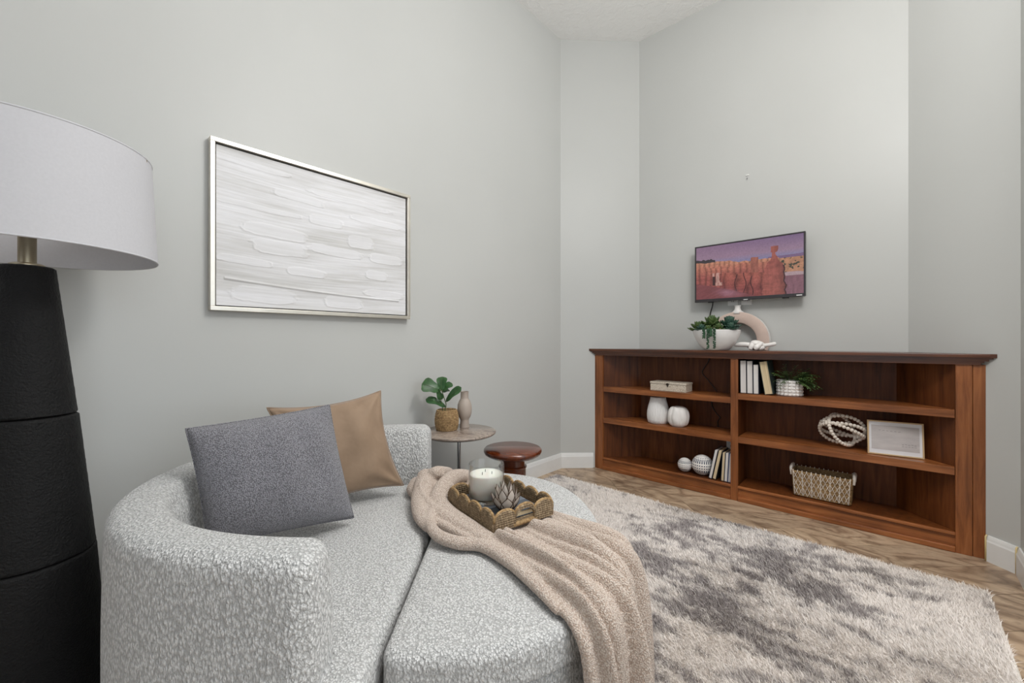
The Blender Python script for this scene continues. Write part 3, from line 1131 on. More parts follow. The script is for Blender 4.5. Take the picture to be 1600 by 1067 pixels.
for i in range(nr - 1):
    for j in range(npf):
        j2 = (j + 1) % npf
        fs.append([i * npf + j, i * npf + j2, (i + 1) * npf + j2, (i + 1) * npf + j])
fs.append(list(range(npf))[::-1]); fs.append([(nr - 1) * npf + j for j in range(npf)])
back = mesh_obj('backrest', vs, fs, 'boucle_cream', chair, smooth=True)
bm = bmesh.new(); bm.from_mesh(back.data); bmesh.ops.recalc_face_normals(bm, faces=bm.faces); bm.to_mesh(back.data); bm.free()
for x, y in ((-0.45, -0.3), (-0.45, 0.3), (0.04, -0.45), (0.04, 0.45)):
    MB().lathe([(0.02, 0.0), (0.022, 0.022)], 16, M=Matrix.Translation((x, y, 0))).build('foot', 'black_plastic', chair)

OT = (-0.242, 1.56)
ott = thing('half_moon_ottoman', 'half-moon cream boucle ottoman pushed against the round chair', 'ottoman', W(*OT, Z0), TH)
AOT, BOT, NOT = 0.577, 0.655, 2.6
slab('base', d_outline(AOT - 0.012, BOT - 0.012, NOT, 0.046, 0.042, 1), 0.02, 0.305, 0.012, 'boucle_cream', ott, 0.0)
slab('seat_cushion', d_outline(AOT, BOT, NOT, 0.05, 0.048, 1), 0.306, 0.400, 0.028, 'boucle_cream', ott, 0.010)
for x, y in ((0.42, -0.3), (0.42, 0.3), (0.08, -0.45), (0.08, 0.45)):
    MB().lathe([(0.02, 0.0), (0.022, 0.022)], 16, M=Matrix.Translation((x, y, 0))).build('foot', 'black_plastic', ott)


def pillow(name, label, corners, tf, tb, mat, sag=0.0, pinch=0.07, fold=0.0, seed=1):
    BL, BR, TR, TL = [Vector(c) for c in corners]
    cen = (BL + BR + TR + TL) / 4
    ex = ((BR - BL) + (TR - TL)).normalized(); ey = ((TL - BL) + (TR - BR)); nrm = ex.cross(ey).normalized()
    root = thing(name, label, 'pillow', W(cen.x, cen.y, min(c.z for c in (BL, BR))), TH)
    off = Vector((cen.x, cen.y, min(BL.z, BR.z)))
    n = 56
    vs = []
    for side in (1, -1):
        for j in range(n + 1):
            for i in range(n + 1):
                u, v = -1 + 2 * i / n, -1 + 2 * j / n
                # concave edges, pointed corners
                pu = u * (1 - pinch * (1 - v * v) ** 1.0 * abs(u) ** 3)
                pv = v * (1 - pinch * (1 - u * u) ** 1.0 * abs(v) ** 3)
                a, b = (pu + 1) / 2, (pv + 1) / 2
                p = BL * (1 - a) * (1 - b) + BR * a * (1 - b) + TR * a * b + TL * (1 - a) * b
                prof = (max(0, 1 - abs(u) ** 2.6) * max(0, 1 - abs(v) ** 2.6)) ** 0.55
                th_ = (tf if side > 0 else tb) * prof
                wr = 0.004 * math.sin(9 * u + 5 * v * u + seed) * prof + 0.004 * math.sin(7 * v - 6 * u + 2 * seed) * prof
                # creases running from the corners
                for (cu, cv_) in ((1, 1), (1, -1), (-1, 1)):
                    dd = math.hypot(u - cu, v - cv_)
                    an = math.atan2(v - cv_, u - cu)
                    wr += fold * math.exp(-((dd - 0.45) / 0.35) ** 2) * math.sin(an * 9 + seed) * 0.8
                d = (th_ + wr * (1 if side > 0 else 0.3) * (1 if prof > 0 else 0)) * side
                q = p + nrm * d
                q.z -= sag * prof * (1 - v) * 0.0
                vs.append(q - off)
    fs = []
    m = n + 1
    for s in (0, 1):
        for j in range(n):
            for i in range(n):
                k = s * m * m + j * m + i
                f = [k, k + 1, k + m + 1, k + m]
                fs.append(f if s == 0 else f[::-1])
    mb = MB().add(vs, fs)
    cover = mb.build('cover', mat, root, smooth=True, weld=True)
    edge = []
    for i in range(n): edge.append(vs[i])
    for j in range(n): edge.append(vs[j * m + n])
    for i in range(n, 0, -1): edge.append(vs[n * m + i])
    for j in range(n, 0, -1): edge.append(vs[j * m])
    MB().tube(edge, 0.0028, 5, closed=True).build('seam', mat, root, smooth=True)
    return root


pillow('throw_pillow', 'grey woven throw pillow in front of the tan one', [(-0.90, 1.23, 0.492), (-0.582, 1.53, 0.452), (-0.685, 1.56, 0.862), (-1.0, 1.275, 0.832)], 0.10, 0.045, 'pillow_grey_weave', pinch=0.03, seed=1)
pillow('throw_pillow', 'tan velvet throw pillow behind the grey one', [(-0.84, 1.60, 0.435), (-0.478, 1.835, 0.466), (-0.592, 1.875, 0.878), (-0.955, 1.62, 0.842)], 0.06, 0.05, 'velvet', pinch=0.13, fold=0.006, seed=4)

# ------------------------------------------------------------------ throw blanket: sheet with rolled folds over the ottoman


def rdz(px, py, z):
    d = 650.0 * (EYE - z) / (py - 533.5)
    return Vector(((px - 800) / 650.0 * d, d, z))


bl_root_rd = Vector((-0.05, 1.35, 0))
TOPZ = 0.428
st = [  # left edge, middle, right edge in plan (right, forward, height)
    [(-0.42, 1.86, 0.47), (-0.36, 1.93, 0.49), (-0.28, 2.0, 0.45)],
    [(-0.40, 1.74, 0.432), (-0.31, 1.85, 0.45), (-0.13, 1.98, TOPZ)],
    [(-0.36, 1.585, 0.432), (-0.20, 1.70, 0.435), (-0.02, 1.84, TOPZ)],
    [(-0.215, 1.44, TOPZ), (-0.06, 1.55, TOPZ), (0.09, 1.70, TOPZ)],
    [(-0.085, 1.315, TOPZ), (0.02, 1.43, TOPZ), (0.165, 1.62, TOPZ)],
    [(0.03, 1.17, TOPZ), (0.12, 1.31, TOPZ), (0.245, 1.53, TOPZ)],
    [(0.10, 1.055, TOPZ), (0.205, 1.21, TOPZ), (0.305, 1.45, TOPZ)],
    [(0.140, 0.990, 0.412), (0.262, 1.140, 0.412), (0.350, 1.400, 0.412)],
    [(0.160, 0.965, 0.355), (0.285, 1.120, 0.355), (0.356, 1.390, 0.355)],
    [(0.172, 0.955, 0.22), (0.290, 1.112, 0.22), (0.362, 1.370, 0.22)],
    [(0.190, 0.945, 0.06), (0.298, 1.100, 0.06), (0.370, 1.350, 0.06)],
]
nU, nV = 170, 120
cols3 = [catmull([s[c] for s in st], 17) for c in range(3)]
nU = len(cols3[0])
G = np.zeros((nU, nV, 3))
vv = np.linspace(0, 1, nV)
for i in range(nU):
    a, b, c = [np.array(cols3[k][i]) for k in range(3)]
    w0 = 2 * (vv - 0.5) * (vv - 1); w1 = -4 * vv * (vv - 1); w2 = 2 * vv * (vv - 0.5)
    G[i] = w0[:, None] * a + w1[:, None] * b + w2[:, None] * c
du = np.gradient(G, axis=0); dv = np.gradient(G, axis=1)
Nn = np.cross(dv, du); Nn /= np.linalg.norm(Nn, axis=2, keepdims=True) + 1e-9
flip = np.where(Nn[..., 2:3] + 0.7 * Nn[..., 0:1] < 0, -1.0, 1.0)
Nn = Nn * flip
us = np.linspace(0, 1, nU)[:, None]
VV = np.broadcast_to(vv[None, :], (nU, nV))
# valleys between the rolled folds wander along the flow; each roll has its own height (6 values along the flow)
valleys = [(0.0, 0.0), (0.10, 0.07), (0.21, 0.17), (0.31, 0.30), (0.43, 0.38), (0.52, 0.50), (0.63, 0.60), (0.74, 0.71), (0.85, 0.80), (0.93, 0.91), (1.0, 1.0)]
heights = [(0.030, 0.012, 0.010, 0.010, 0.012, 0.022), (0.046, 0.036, 0.032, 0.034, 0.030, 0.040), (0.040, 0.040, 0.036, 0.038, 0.044, 0.050),
           (0.046, 0.030, 0.026, 0.034, 0.036, 0.026), (0.050, 0.034, 0.024, 0.042, 0.044, 0.056), (0.040, 0.024, 0.020, 0.030, 0.028, 0.030), (0.040, 0.016, 0.024, 0.044, 0.040, 0.058),
           (0.036, 0.014, 0.018, 0.034, 0.030, 0.026), (0.034, 0.012, 0.016, 0.036, 0.042, 0.050), (0.024, 0.006, 0.010, 0.024, 0.030, 0.028)]


def vpos(k):
    c0, c1 = valleys[k]
    e = 0.0 if k in (0, len(valleys) - 1) else 1.0
    return c0 + (c1 - c0) * us + e * (0.020 * np.sin(us * 8 + k * 2.1) + 0.010 * np.sin(us * 21 + k * 1.3))


Hh = np.zeros((nU, nV))
for k in range(len(heights)):
    lo_, hi_ = vpos(k), vpos(k + 1)
    q = (VV - lo_) / np.maximum(1e-4, hi_ - lo_)
    q = np.clip(q, 0, 1)
    bumpk = np.where((VV >= lo_) & (VV <= hi_), np.sqrt(np.maximum(0, 1 - np.abs(2 * q - 1) ** 2.2)), 0)
    am = 1.45 * np.interp(us[:, 0], np.linspace(0, 1, 6), heights[k])[:, None] * (0.80 + 0.35 * np.sin(us * 8 + k * 1.7))
    Hh = np.maximum(Hh, am * bumpk)
# tray footprint keeps the cloth flat
tray_f = Vector((-0.06, 1.41)); tray_r = Vector((0.149, 1.562)); tray_l = Vector((-0.279, 1.647))
ex_t = (tray_r - tray_f).normalized(); ey_t = Vector((-ex_t.y, ex_t.x))
TW_, TL_ = 0.26, 0.325
qx = (G[..., 0] - tray_f.x) * ex_t.x + (G[..., 1] - tray_f.y) * ex_t.y
qy = (G[..., 0] - tray_f.x) * ey_t.x + (G[..., 1] - tray_f.y) * ey_t.y
inside = np.maximum(np.abs(qx - TW_ / 2) - TW_ / 2, np.abs(qy - TL_ / 2) - TL_ / 2)
msk = np.clip((inside - 0.005) / 0.03, 0, 1)
Hh = Hh * msk * np.clip(us / 0.10, 0, 1) ** 0.7
top_s = G + Nn * (Hh + 0.010)[..., None]
# keep the underside on the ottoman
bot_s = G - Nn * 0.002
bm_ = MB()
off = np.array(bl_root_rd)
vs = np.concatenate([(top_s - off).reshape(-1, 3), (bot_s - off).reshape(-1, 3)]).tolist()
fs = []
K = nU * nV
for i in range(nU - 1):
    for j in range(nV - 1):
        a = i * nV + j
        fs.append([a, a + 1, a + nV + 1, a + nV]); fs.append([K + a, K + a + nV, K + a + nV + 1, K + a + 1])
for i in range(nU - 1):
    a = i * nV; b = a + nV - 1
    fs.append([a, a + nV, K + a + nV, K + a]); fs.append([b, K + b, K + b + nV, b + nV])
for j in range(nV - 1):
    a = j; b = (nU - 1) * nV + j
    fs.append([a, K + a, K + a + 1, a + 1]); fs.append([b, b + 1, K + b + 1, K + b])
bm_.add(vs, fs)


def roll(pts, rads, flat=0.8):
    c = catmull(pts, 8)
    rl = list(np.interp(np.linspace(0, 1, len(c)), np.linspace(0, 1, len(rads)), rads))
    bm_.tube([p - bl_root_rd for p in c], rl, 14, flat=flat)


# rope-like rolls where the cloth is gathered beside the chair back
roll([rdz(668, 742, 0.50), rdz(664, 760, 0.475), rdz(658, 782, 0.455), rdz(660, 806, 0.447), rdz(672, 826, 0.44)], [0.045, 0.048, 0.042, 0.034, 0.02])
roll([rdz(652, 752, 0.455), rdz(650, 764, 0.45), rdz(656, 775, 0.44)], [0.03, 0.042, 0.03])
roll([rdz(762, 757, 0.43), rdz(738, 744, 0.47), rdz(712, 744, 0.505), rdz(694, 760, 0.49), rdz(686, 782, 0.46), rdz(700, 800, 0.448), rdz(735, 822, 0.445), rdz(780, 850, 0.44)], [0.02, 0.028, 0.034, 0.036, 0.040, 0.034, 0.028, 0.02])
roll([rdz(696, 796, 0.455), rdz(676, 798, 0.46), rdz(671, 816, 0.452), rdz(684, 836, 0.446), rdz(716, 848, 0.444), rdz(752, 852, 0.444), rdz(790, 872, 0.444), rdz(836, 912, 0.442), rdz(874, 956, 0.43)], [0.018, 0.018, 0.019, 0.022, 0.023, 0.022, 0.021, 0.02, 0.012], 0.9)
roll([rdz(700, 738, 0.47), rdz(684, 738, 0.52), rdz(672, 742, 0.49)], [0.03, 0.036, 0.03])
blanket = bm_.build('throw_blanket', 'blanket_sherpa', None, smooth=True, loc=W(bl_root_rd.x, bl_root_rd.y, 0), rot=(0, 0, TH))
tag(blanket, 'beige fuzzy throw blanket bunched across the ottoman and hanging over its edge', 'blanket')
md = blanket.modifiers.new('fuse', 'REMESH'); md.mode = 'VOXEL'; md.voxel_size = 0.0045; md.use_smooth_shade = True
md = blanket.modifiers.new('soften', 'SMOOTH'); md.factor = 0.5; md.iterations = 3

# ------------------------------------------------------------------ scalloped seagrass tray with candle, book and lotus
tray = thing('serving_tray', 'scalloped woven seagrass tray on the beige blanket', 'tray', W(tray_f.x, tray_f.y, 0.450), TH + math.atan2(ex_t.y, ex_t.x))


def weave_panel(w, h, th, name, M, arch=True, hole=False):
    """upright panel in x-z with a rounded top, rows of twisted rope across it"""
    nx, nz = 30, 40
    vs, fs = [], []
    for side in (0, 1):
        for j in range(nz + 1):
            for i in range(nx + 1):
                x = -1 + 2 * i / nx
                topz = h * (0.48 + 0.52 * math.sqrt(max(0, 1 - abs(x) ** 2.2)))
                lowz = 0.0
                if hole:
                    lowz = topz - 0.016
                z = lowz + (topz - lowz) * j / nz
                rowp = z / 0.0078
                rel = abs(math.sin(PI * rowp)) * 0.0036 + 0.0014 * math.sin(x * w / 0.0042 * PI + (int(rowp) % 2) * PI + z * 300)
                y = (th / 2 + rel) * (1 if side else -1)
                if j in (0, nz) or i in (0, nx): y *= 0.55
                vs.append((x * w / 2, y, z))
    m = nx + 1; K = m * (nz + 1)
    for s in (0, 1):
        for j in range(nz):
            for i in range(nx):
                k = s * K + j * m + i
                f = [k, k + 1, k + m + 1, k + m]
                fs.append(f if s == 0 else f[::-1])
    for j in range(nz):
        for i in (0, nx):
            k = j * m + i
            fs.append([k, k + m, K + k + m, K + k])
    for i in range(nx):
        for j in (0, nz):
            k = j * m + i
            fs.append([k, k + 1, K + k + 1, K + k])
    vs = [M @ Vector(v) for v in vs]
    o = mesh_obj(name, vs, fs, 'seagrass', tray, smooth=True)
    # twisted rope edging over the arch
    pts = []
    for i in range(25):
        x = -1 + 2 * i / 24
        z = h * (0.48 + 0.52 * math.sqrt(max(0, 1 - abs(x) ** 2.2)))
        pts.append(M @ Vector((x * w / 2, 0, z)))
    MB().tube(pts, [0.0048 + 0.0009 * (i % 2) for i in range(25)], 8).build('rope_edge', 'seagrass_golden', o, smooth=True)
    return o


base_m = MB()
for i in range(20):
    y0 = TL_ * i / 20
    base_m.tube([(0.004 + (TW_ - 0.008) * k / 30, y0 + TL_ / 40, 0.004 + 0.0006 * math.sin(k * 2.4 + i * PI)) for k in range(31)], 0.0082, 7, flat=0.55)
base_m.build('tray_base', 'seagrass', tray, smooth=True)
HTR = 0.068
for k in range(4):
    yc = TL_ * (k + 0.5) / 4
    for x in (0.0, TW_):
        weave_panel(TL_ / 4 + 0.004, HTR, 0.009, 'scallop', Matrix.Translation((x, yc, 0)) @ Matrix.Rotation(PI / 2, 4, 'Z'))
for y in (0.0, TL_):
    for k in range(3):
        xc = TW_ * (k + 0.5) / 3
        weave_panel(TW_ / 3 + 0.004, HTR * (1.06 if k == 1 else 1.0), 0.009, 'handle_arch' if k == 1 else 'scallop', Matrix.Translation((xc, y, 0)), hole=(k == 1))
    MB().tube([(TW_ / 3 - 0.01 + 0.008 * i, y, 0.008 + 0.0008 * math.sin(i * 2.5)) for i in range(14)], 0.009, 8).build('handle_sill', 'seagrass_golden', tray, smooth=True)

tang = TH + math.atan2(ex_t.y, ex_t.x)


def tray_pt(x, y, z):
    p = tray_f + ex_t * x + ey_t * y
    return W(p.x, p.y, z)


bk = thing('hardcover_book', 'slate-grey book lying flat in the woven tray', 'book', tray_pt(0.13, 0.165, 0.4595), tang)
MB().box((-0.094, -0.125, 0.003), (0.090, 0.125, 0.019)).build('page_block', 'pages_cream', bk)
MB().box((-0.098, -0.128, 0.019), (0.094, 0.128, 0.0225), bevel=0.001).build('cover', 'book_slate', bk)
MB().box((-0.098, -0.128, 0.0), (0.094, 0.128, 0.003), bevel=0.001).build('cover', 'book_slate', bk)
MB().box((-0.098, -0.05, 0.0226), (0.094, 0.03, 0.0231)).build('cover_band', 'book_slate_band', bk)

BT = 0.4832
can = thing('jar_candle', 'large white wax candle in a clear glass jar on the tray', 'candle', W(-0.1, 1.625, BT))
JR, JH = 0.069, 0.143
MB().lathe([(0.0, 0.0), (JR - 0.006, 0.0), (JR - 0.001, 0.004), (JR, 0.012), (JR, JH - 0.003), (JR - 0.0015, JH), (JR - 0.003, JH - 0.003), (JR - 0.0032, 0.019), (JR - 0.010, 0.0145), (0.0, 0.0142)], 64).build('glass_jar', 'glass', can, smooth=True, angle=50)
MB().lathe([(0.0, 0.0147), (JR - 0.0105, 0.0150), (JR - 0.0038, 0.0195), (JR - 0.0038, 0.100), (JR - 0.006, 0.103), (JR - 0.02, 0.1015), (0.0, 0.101)], 64).build('wax', 'wax', can, smooth=True, angle=60)
for a in (0.5, 2.6, 4.7):
    MB().tube([(0.022 * math.cos(a), 0.022 * math.sin(a), 0.100), (0.022 * math.cos(a) + 0.001, 0.022 * math.sin(a), 0.112)], 0.0012, 6).build('wick', 'wick', can)

lot = thing('lotus_candle_holder', 'lotus-shaped shell candle holder with dark petal edges in front of the candle', 'candle holder', W(-0.022, 1.522, BT))
MB().lathe([(0.0, 0.0), (0.022, 0.0), (0.024, 0.004), (0.016, 0.006), (0.0, 0.006)], 24).build('foot', 'bronze_edge', lot, smooth=True)
for ring, (cnt, r0, out, hgt_, wd, ph) in enumerate(((7, 0.021, 0.060, 0.058, 0.046, 0.2), (7, 0.018, 0.046, 0.084, 0.042, 0.65), (5, 0.012, 0.026, 0.100, 0.034, 0.3))):
    for k in range(cnt):
        a = ph + 2 * PI * k / cnt
        er = Vector((math.cos(a), math.sin(a), 0)); et = Vector((-math.sin(a), math.cos(a), 0))
        rows_ = 8
        pts, vs, fs = [], [], []
        edge_l, edge_r = [], []
        for j in range(rows_ + 1):
            s = j / rows_
            rad_ = r0 + (out - r0) * (s ** 0.75)
            z = 0.004 + hgt_ * s
            hwid = wd / 2 * (math.sin(PI * (0.18 + 0.82 * s)) ** 0.9) if s < 1 else 0.0005
            for q in (-1, -0.5, 0, 0.5, 1):
                cup = 0.006 * (1 - q * q) * math.sin(PI * s)
                vs.append(er * (rad_ + cup - 0.005) + et * (q * hwid) + Vector((0, 0, z)))
            edge_l.append(vs[-5]); edge_r.append(vs[-1])
        for j in range(rows_):
            for q in range(4):
                fs.append([j * 5 + q, j * 5 + q + 1, j * 5 + q + 6, j * 5 + q + 5])
        # give the petal thickness
        nvp = len(vs)
        vs2 = [v - er * 0.0012 for v in vs]
        fs2 = [[nvp + i for i in f[::-1]] for f in fs]
        pt = MB().add(vs + vs2, fs + fs2).build('petal', 'capiz_shell', lot, smooth=True)
        MB().tube(edge_l + edge_r[::-1][1:], 0.0014, 5).build('petal_edge', 'bronze_edge', pt, smooth=True)

# ------------------------------------------------------------------ side table, stool
stb = thing('side_table', 'small round brown marble side table on a slim chrome stem', 'side table', W(-0.309, 2.42, Z0))
TZ = 0.568
MB().lathe([(0.0, TZ - 0.014), (0.209, TZ - 0.014), (0.214, TZ - 0.010), (0.216, TZ - 0.005), (0.215, TZ - 0.002), (0.211, TZ), (0.0, TZ)], 96).build('tabletop', 'marble', stb, smooth=True, angle=50)
MB().lathe([(0.0, TZ - 0.022), (0.188, TZ - 0.022), (0.203, TZ - 0.0145), (0.0, TZ - 0.0145)], 96).build('under_plate', 'black_plastic', stb, smooth=True, angle=50)
MB().lathe([(0.0105, 0.012), (0.0105, TZ - 0.022)], 24).build('stem', 'chrome', stb, smooth=True, angle=50)
MB().lathe([(0.0, 0.0), (0.158, 0.0), (0.160, 0.005), (0.156, 0.009), (0.03, 0.013), (0.0, 0.013)], 64).build('base_disc', 'chrome', stb, smooth=True, angle=50)
MB().lathe([(0.0108, 0.28), (0.0165, 0.28), (0.0165, 0.335), (0.0108, 0.335)], 24).build('collar', 'chrome', stb, smooth=True, angle=40)

sto = thing('wooden_stool', 'round dark reddish wooden stool with a turned pedestal', 'stool', W(0.004, 2.46, Z0))
MB().lathe([(0.0, 0.408), (0.10, 0.409), (0.150, 0.418), (0.166, 0.430), (0.172, 0.443), (0.171, 0.452), (0.164, 0.459), (0.0, 0.459)], 96).build('seat', 'stool_wood', sto, smooth=True, angle=50)
MB().lathe([(0.150, 0.0), (0.152, 0.02), (0.138, 0.12), (0.110, 0.215), (0.098, 0.248), (0.090, 0.252), (0.078, 0.262), (0.078, 0.345), (0.083, 0.35), (0.083, 0.356), (0.072, 0.362), (0.070, 0.395), (0.082, 0.409)], 64).build('pedestal', 'stool_wood', sto, smooth=True, angle=28)

TT = Z0 + TZ
fid = thing('potted_fiddle_leaf', 'young fiddle-leaf plant in a woven seagrass pot on the side table', 'potted plant', W(-0.385, 2.455, TT), TH)


def coil(rf, hh_, rows_, seg=96, amp=0.0038, twist=36):
    prof = []
    per = 6
    for i in range(rows_ * per + 1):
        z = hh_ * i / (rows_ * per)
        prof.append((rf(z / hh_), z))

    def rad(a, z, r):
        row = int(min(rows_ - 1e-6, z / hh_ * rows_)); fr_ = z / hh_ * rows_ - row
        return r + amp * math.sin(PI * fr_) ** 0.7 + 0.0010 * math.sin(a * twist + row * PI) * math.sin(PI * fr_)
    return prof, rad


pf, rd_ = coil(lambda s: 0.050 + 0.017 * math.sin(PI * (0.12 + 0.80 * s)) ** 0.8, 0.120, 13)
MB().lathe(pf + [(0.052, 0.119), (0.052, 0.10), (0.0, 0.10)], 110, rad=lambda a, z, r: rd_(a, z, r) if r > 0.0521 else r).build('woven_pot', 'seagrass_golden', fid, smooth=True)
MB().lathe([(0.0, 0.1005), (0.05, 0.1005), (0.049, 0.104), (0.0, 0.108)], 24).build('soil', 'soil', fid, smooth=True)


def leaf_blade(parent, p0, p1, nrm, width, mat, name='leaf', curl=0.3, shape='fiddle', fold=0.15, th_=0.0009):
    p0, p1 = Vector(p0), Vector(p1)
    ax = p1 - p0; ln = ax.length; ax.normalize()
    nrm = Vector(nrm); nrm = (nrm - ax * nrm.dot(ax)).normalized(); sd = ax.cross(nrm)
    rows_, cols_ = 14, 8
    vs, fs = [], []
    for j in range(rows_ + 1):
        s = j / rows_
        if shape == 'fiddle':
            w = width / 2 * np.interp(s, [0, 0.08, 0.25, 0.45, 0.62, 0.82, 0.93, 1.0], [0.08, 0.42, 0.66, 0.72, 0.92, 1.0, 0.72, 0.06])
        else:
            w = width / 2 * math.sin(PI * min(1, 0.08 + 0.92 * s)) ** 0.8 + 0.0003
        for i in range(cols_ + 1):
            q = -1 + 2 * i / cols_
            pos = p0 + ax * (ln * s) + sd * (w * q) + nrm * (fold * w * abs(q) - curl * ln * (s - 0.5) ** 2 + 0.02 * ln * math.sin(9 * s + 3 * q) * abs(q))
            vs.append(pos)
    m = cols_ + 1
    for j in range(rows_):
        for i in range(cols_):
            fs.append([j * m + i, j * m + i + 1, (j + 1) * m + i + 1, (j + 1) * m + i])
    K = len(vs)
    vs2 = [v - nrm * th_ for v in vs]
    fs2 = [[K + i for i in f[::-1]] for f in fs]
    lf = MB().add(vs + vs2, fs + fs2).build(name, mat, parent, smooth=True)
    return lf


def fpx(px, py, dd=0.0):
    k = 2.455 + dd
    return ((px - 800) / 650 * k + 0.385, dd, (EYE - (py - 533.5) / 650 * k) - TT)


for a, b, nn, wdt in (((687, 609, -0.01), (659.5, 599, -0.03), (0.3, -0.8, 0.5), 0.080), ((689, 610, 0.0), (691, 588, 0.03), (-0.1, -1, 0.15), 0.055),
                      ((690, 610, 0.01), (706, 598, 0.03), (-0.45, -0.8, 0.5), 0.046), ((695, 627, -0.01), (719, 604.5, -0.04), (-0.5, -0.75, 0.2), 0.042),
                      ((697, 634, 0.0), (666, 622, -0.02), (-0.3, -0.55, 0.8), 0.050), ((683, 608, -0.01), (690, 624, -0.03), (-0.3, -1, 0.0), 0.036),
                      ((691, 612, 0.02), (701, 607.5, 0.05), (0, -0.6, 0.8), 0.04)):
    lf = leaf_blade(fid, fpx(*a), fpx(*b), nn, wdt * 1.22, 'leaf_fiddle')
    p0, p1 = Vector(fpx(*a)), Vector(fpx(*b))
    nv_ = Vector(nn).normalized()
    MB().tube([p0.lerp(p1, s) + nv_ * (0.0012 - 0.3 * (p1 - p0).length * (s - 0.5) ** 2) for s in np.linspace(0, 0.97, 8)], 0.0008, 5).build('midrib', 'stem_green', lf, smooth=True)
for pts in ([(692, 643, 0), (691, 634, 0), (688, 620, 0), (688, 608, 0)], [(695, 643, 0), (697, 632, 0), (694, 622, 0), (690, 609, 0)]):
    MB().tube(catmull([fpx(*p) for p in pts], 4), 0.0028, 7).build('stem', 'stem_green', fid, smooth=True)

tag(MB().lathe([(0.0, 0.0), (0.028, 0.0), (0.0285, 0.004), (0.026, 0.04), (0.028, 0.05), (0.036, 0.062), (0.0425, 0.085), (0.0445, 0.108), (0.042, 0.135), (0.034, 0.158), (0.026, 0.170), (0.0245, 0.176), (0.0245, 0.212), (0.0262, 0.216), (0.022, 0.216), (0.021, 0.18), (0.0, 0.178)], 56).build('ceramic_vase', 'ceramic_taupe', smooth=True, angle=32, loc=W(-0.289, 2.535, TT)),
    'taupe ceramic bottle vase beside the plant on the side table', 'vase')

# ------------------------------------------------------------------ things in the bookcase
ZU1, ZU2, ZL, Z1 = 0.713, 0.744, 0.445, 0.107

bx = thing('trinket_box', 'shallow bone-inlay box with a small latch on the upper left shelf', 'box', (-1.305, 3.265, ZU1))
MB().box((-0.14, -0.065, 0), (0.14, 0.065, 0.052), bevel=0.0015).build('box_body', 'bone', bx)
MB().box((-0.143, -0.068, 0.054), (0.143, 0.068, 0.070), bevel=0.002).build('lid', 'bone', bx)
lt = MB().box((-0.010, -0.0705, 0.046), (0.010, -0.0675, 0.062), bevel=0.001)
lt.lathe([(0.0, 0), (0.006, 0), (0.004, 0.005), (0.0, 0.006)], 12, M=Matrix.Translation((0, -0.067, 0.040)) @ Matrix.Rotation(PI / 2, 4, 'X'))
lt.build('latch', 'latch_metal', bx)

tag(MB().lathe([(0.0, 0.0), (0.070, 0.0), (0.078, 0.004), (0.085, 0.03), (0.087, 0.06), (0.085, 0.095), (0.078, 0.130), (0.068, 0.165), (0.061, 0.190), (0.059, 0.206), (0.056, 0.209), (0.052, 0.204), (0.055, 0.18), (0.0, 0.17)], 320,
              rad=lambda a, z, r: r - (0.0042 * (1 - abs(math.sin(20 * a))) ** 1.5 if 0.004 < z < 0.206 and r > 0.057 else 0)).build('ribbed_vase', 'ceramic_white', smooth=True, loc=(-1.412, 3.272, ZL)),
    'white vertically ribbed vase on the middle left shelf', 'vase')
pk = thing('ceramic_pumpkin', 'off-white ceramic pumpkin vase beside the ribbed vase', 'ornament', (-1.240, 3.245, ZL))
pprof = [(0.0, 0.0), (0.045, 0.0)] + [(0.081 * math.sin(PI * (0.12 + 0.80 * i / 26)) ** 0.62, 0.001 + 0.150 * (1 - math.cos(PI * (0.05 + 0.93 * i / 26))) / 2) for i in range(27)] + [(0.022, 0.138), (0.0, 0.134)]
MB().lathe(pprof, 120, rad=lambda a, z, r: r * (1 - 0.12 * (1 - abs(math.sin(3.5 * a + 0.4)) ** 0.55) * min(1, r / 0.05)) * (1 + 0.015 * math.sin(5 * a + 60 * z))).build('pumpkin_body', 'ceramic_matte_white', pk, smooth=True)


def dash_ball(label, x, y, R):
    o = thing('patterned_ball', label, 'ornament', (x, y, Z1), 0.0, 'navy dashed balls')
    seg, rings = 168, 84
    mb = MB()
    vs, fs, mi = [], [], []
    for j in range(rings + 1):
        ph = PI * j / rings
        for k in range(seg):
            a = 2 * PI * k / seg
            rr = R
            vs.append((rr * math.sin(ph) * math.cos(a), rr * math.sin(ph) * math.sin(a), R + rr * math.cos(ph)))
    for j in range(rings):
        for k in range(seg):
            k2 = (k + 1) % seg
            fs.append([j * seg + k, (j + 1) * seg + k, (j + 1) * seg + k2, j * seg + k2])
            lat = (j + 0.5) / rings
            dark = 0
            for (l0, l1, per, duty) in ((0.205, 0.225, 9, 4), (0.265, 0.40, 6, 3), (0.450, 0.485, 6, 3), (0.535, 0.57, 6, 3), (0.62, 0.75, 6, 3), (0.79, 0.81, 9, 4)):
                if l0 <= lat <= l1 and k % per < duty:
                    dark = 1
            mi.append(dark)
    me = mesh_obj('ball_shell', vs, fs, ['ceramic_matte_white', 'dash_navy'], o, smooth=True)
    if len(me.data.polygons) == len(mi):
        me.data.polygons.foreach_set('material_index', mi)
    MB().lathe([(0.0, 2 * R - 0.0005), (R * 0.1, 2 * R - 0.001), (R * 0.09, 2 * R + 0.0006), (0.0, 2 * R + 0.001)], 16).build('crown_dot', 'ceramic_matte_white', o, smooth=True)


dash_ball('smaller of the two navy-dashed white balls, left one', -1.186, 3.235, 0.052)
dash_ball('larger of the two navy-dashed white balls, next to the books', -1.061, 3.245, 0.0735)


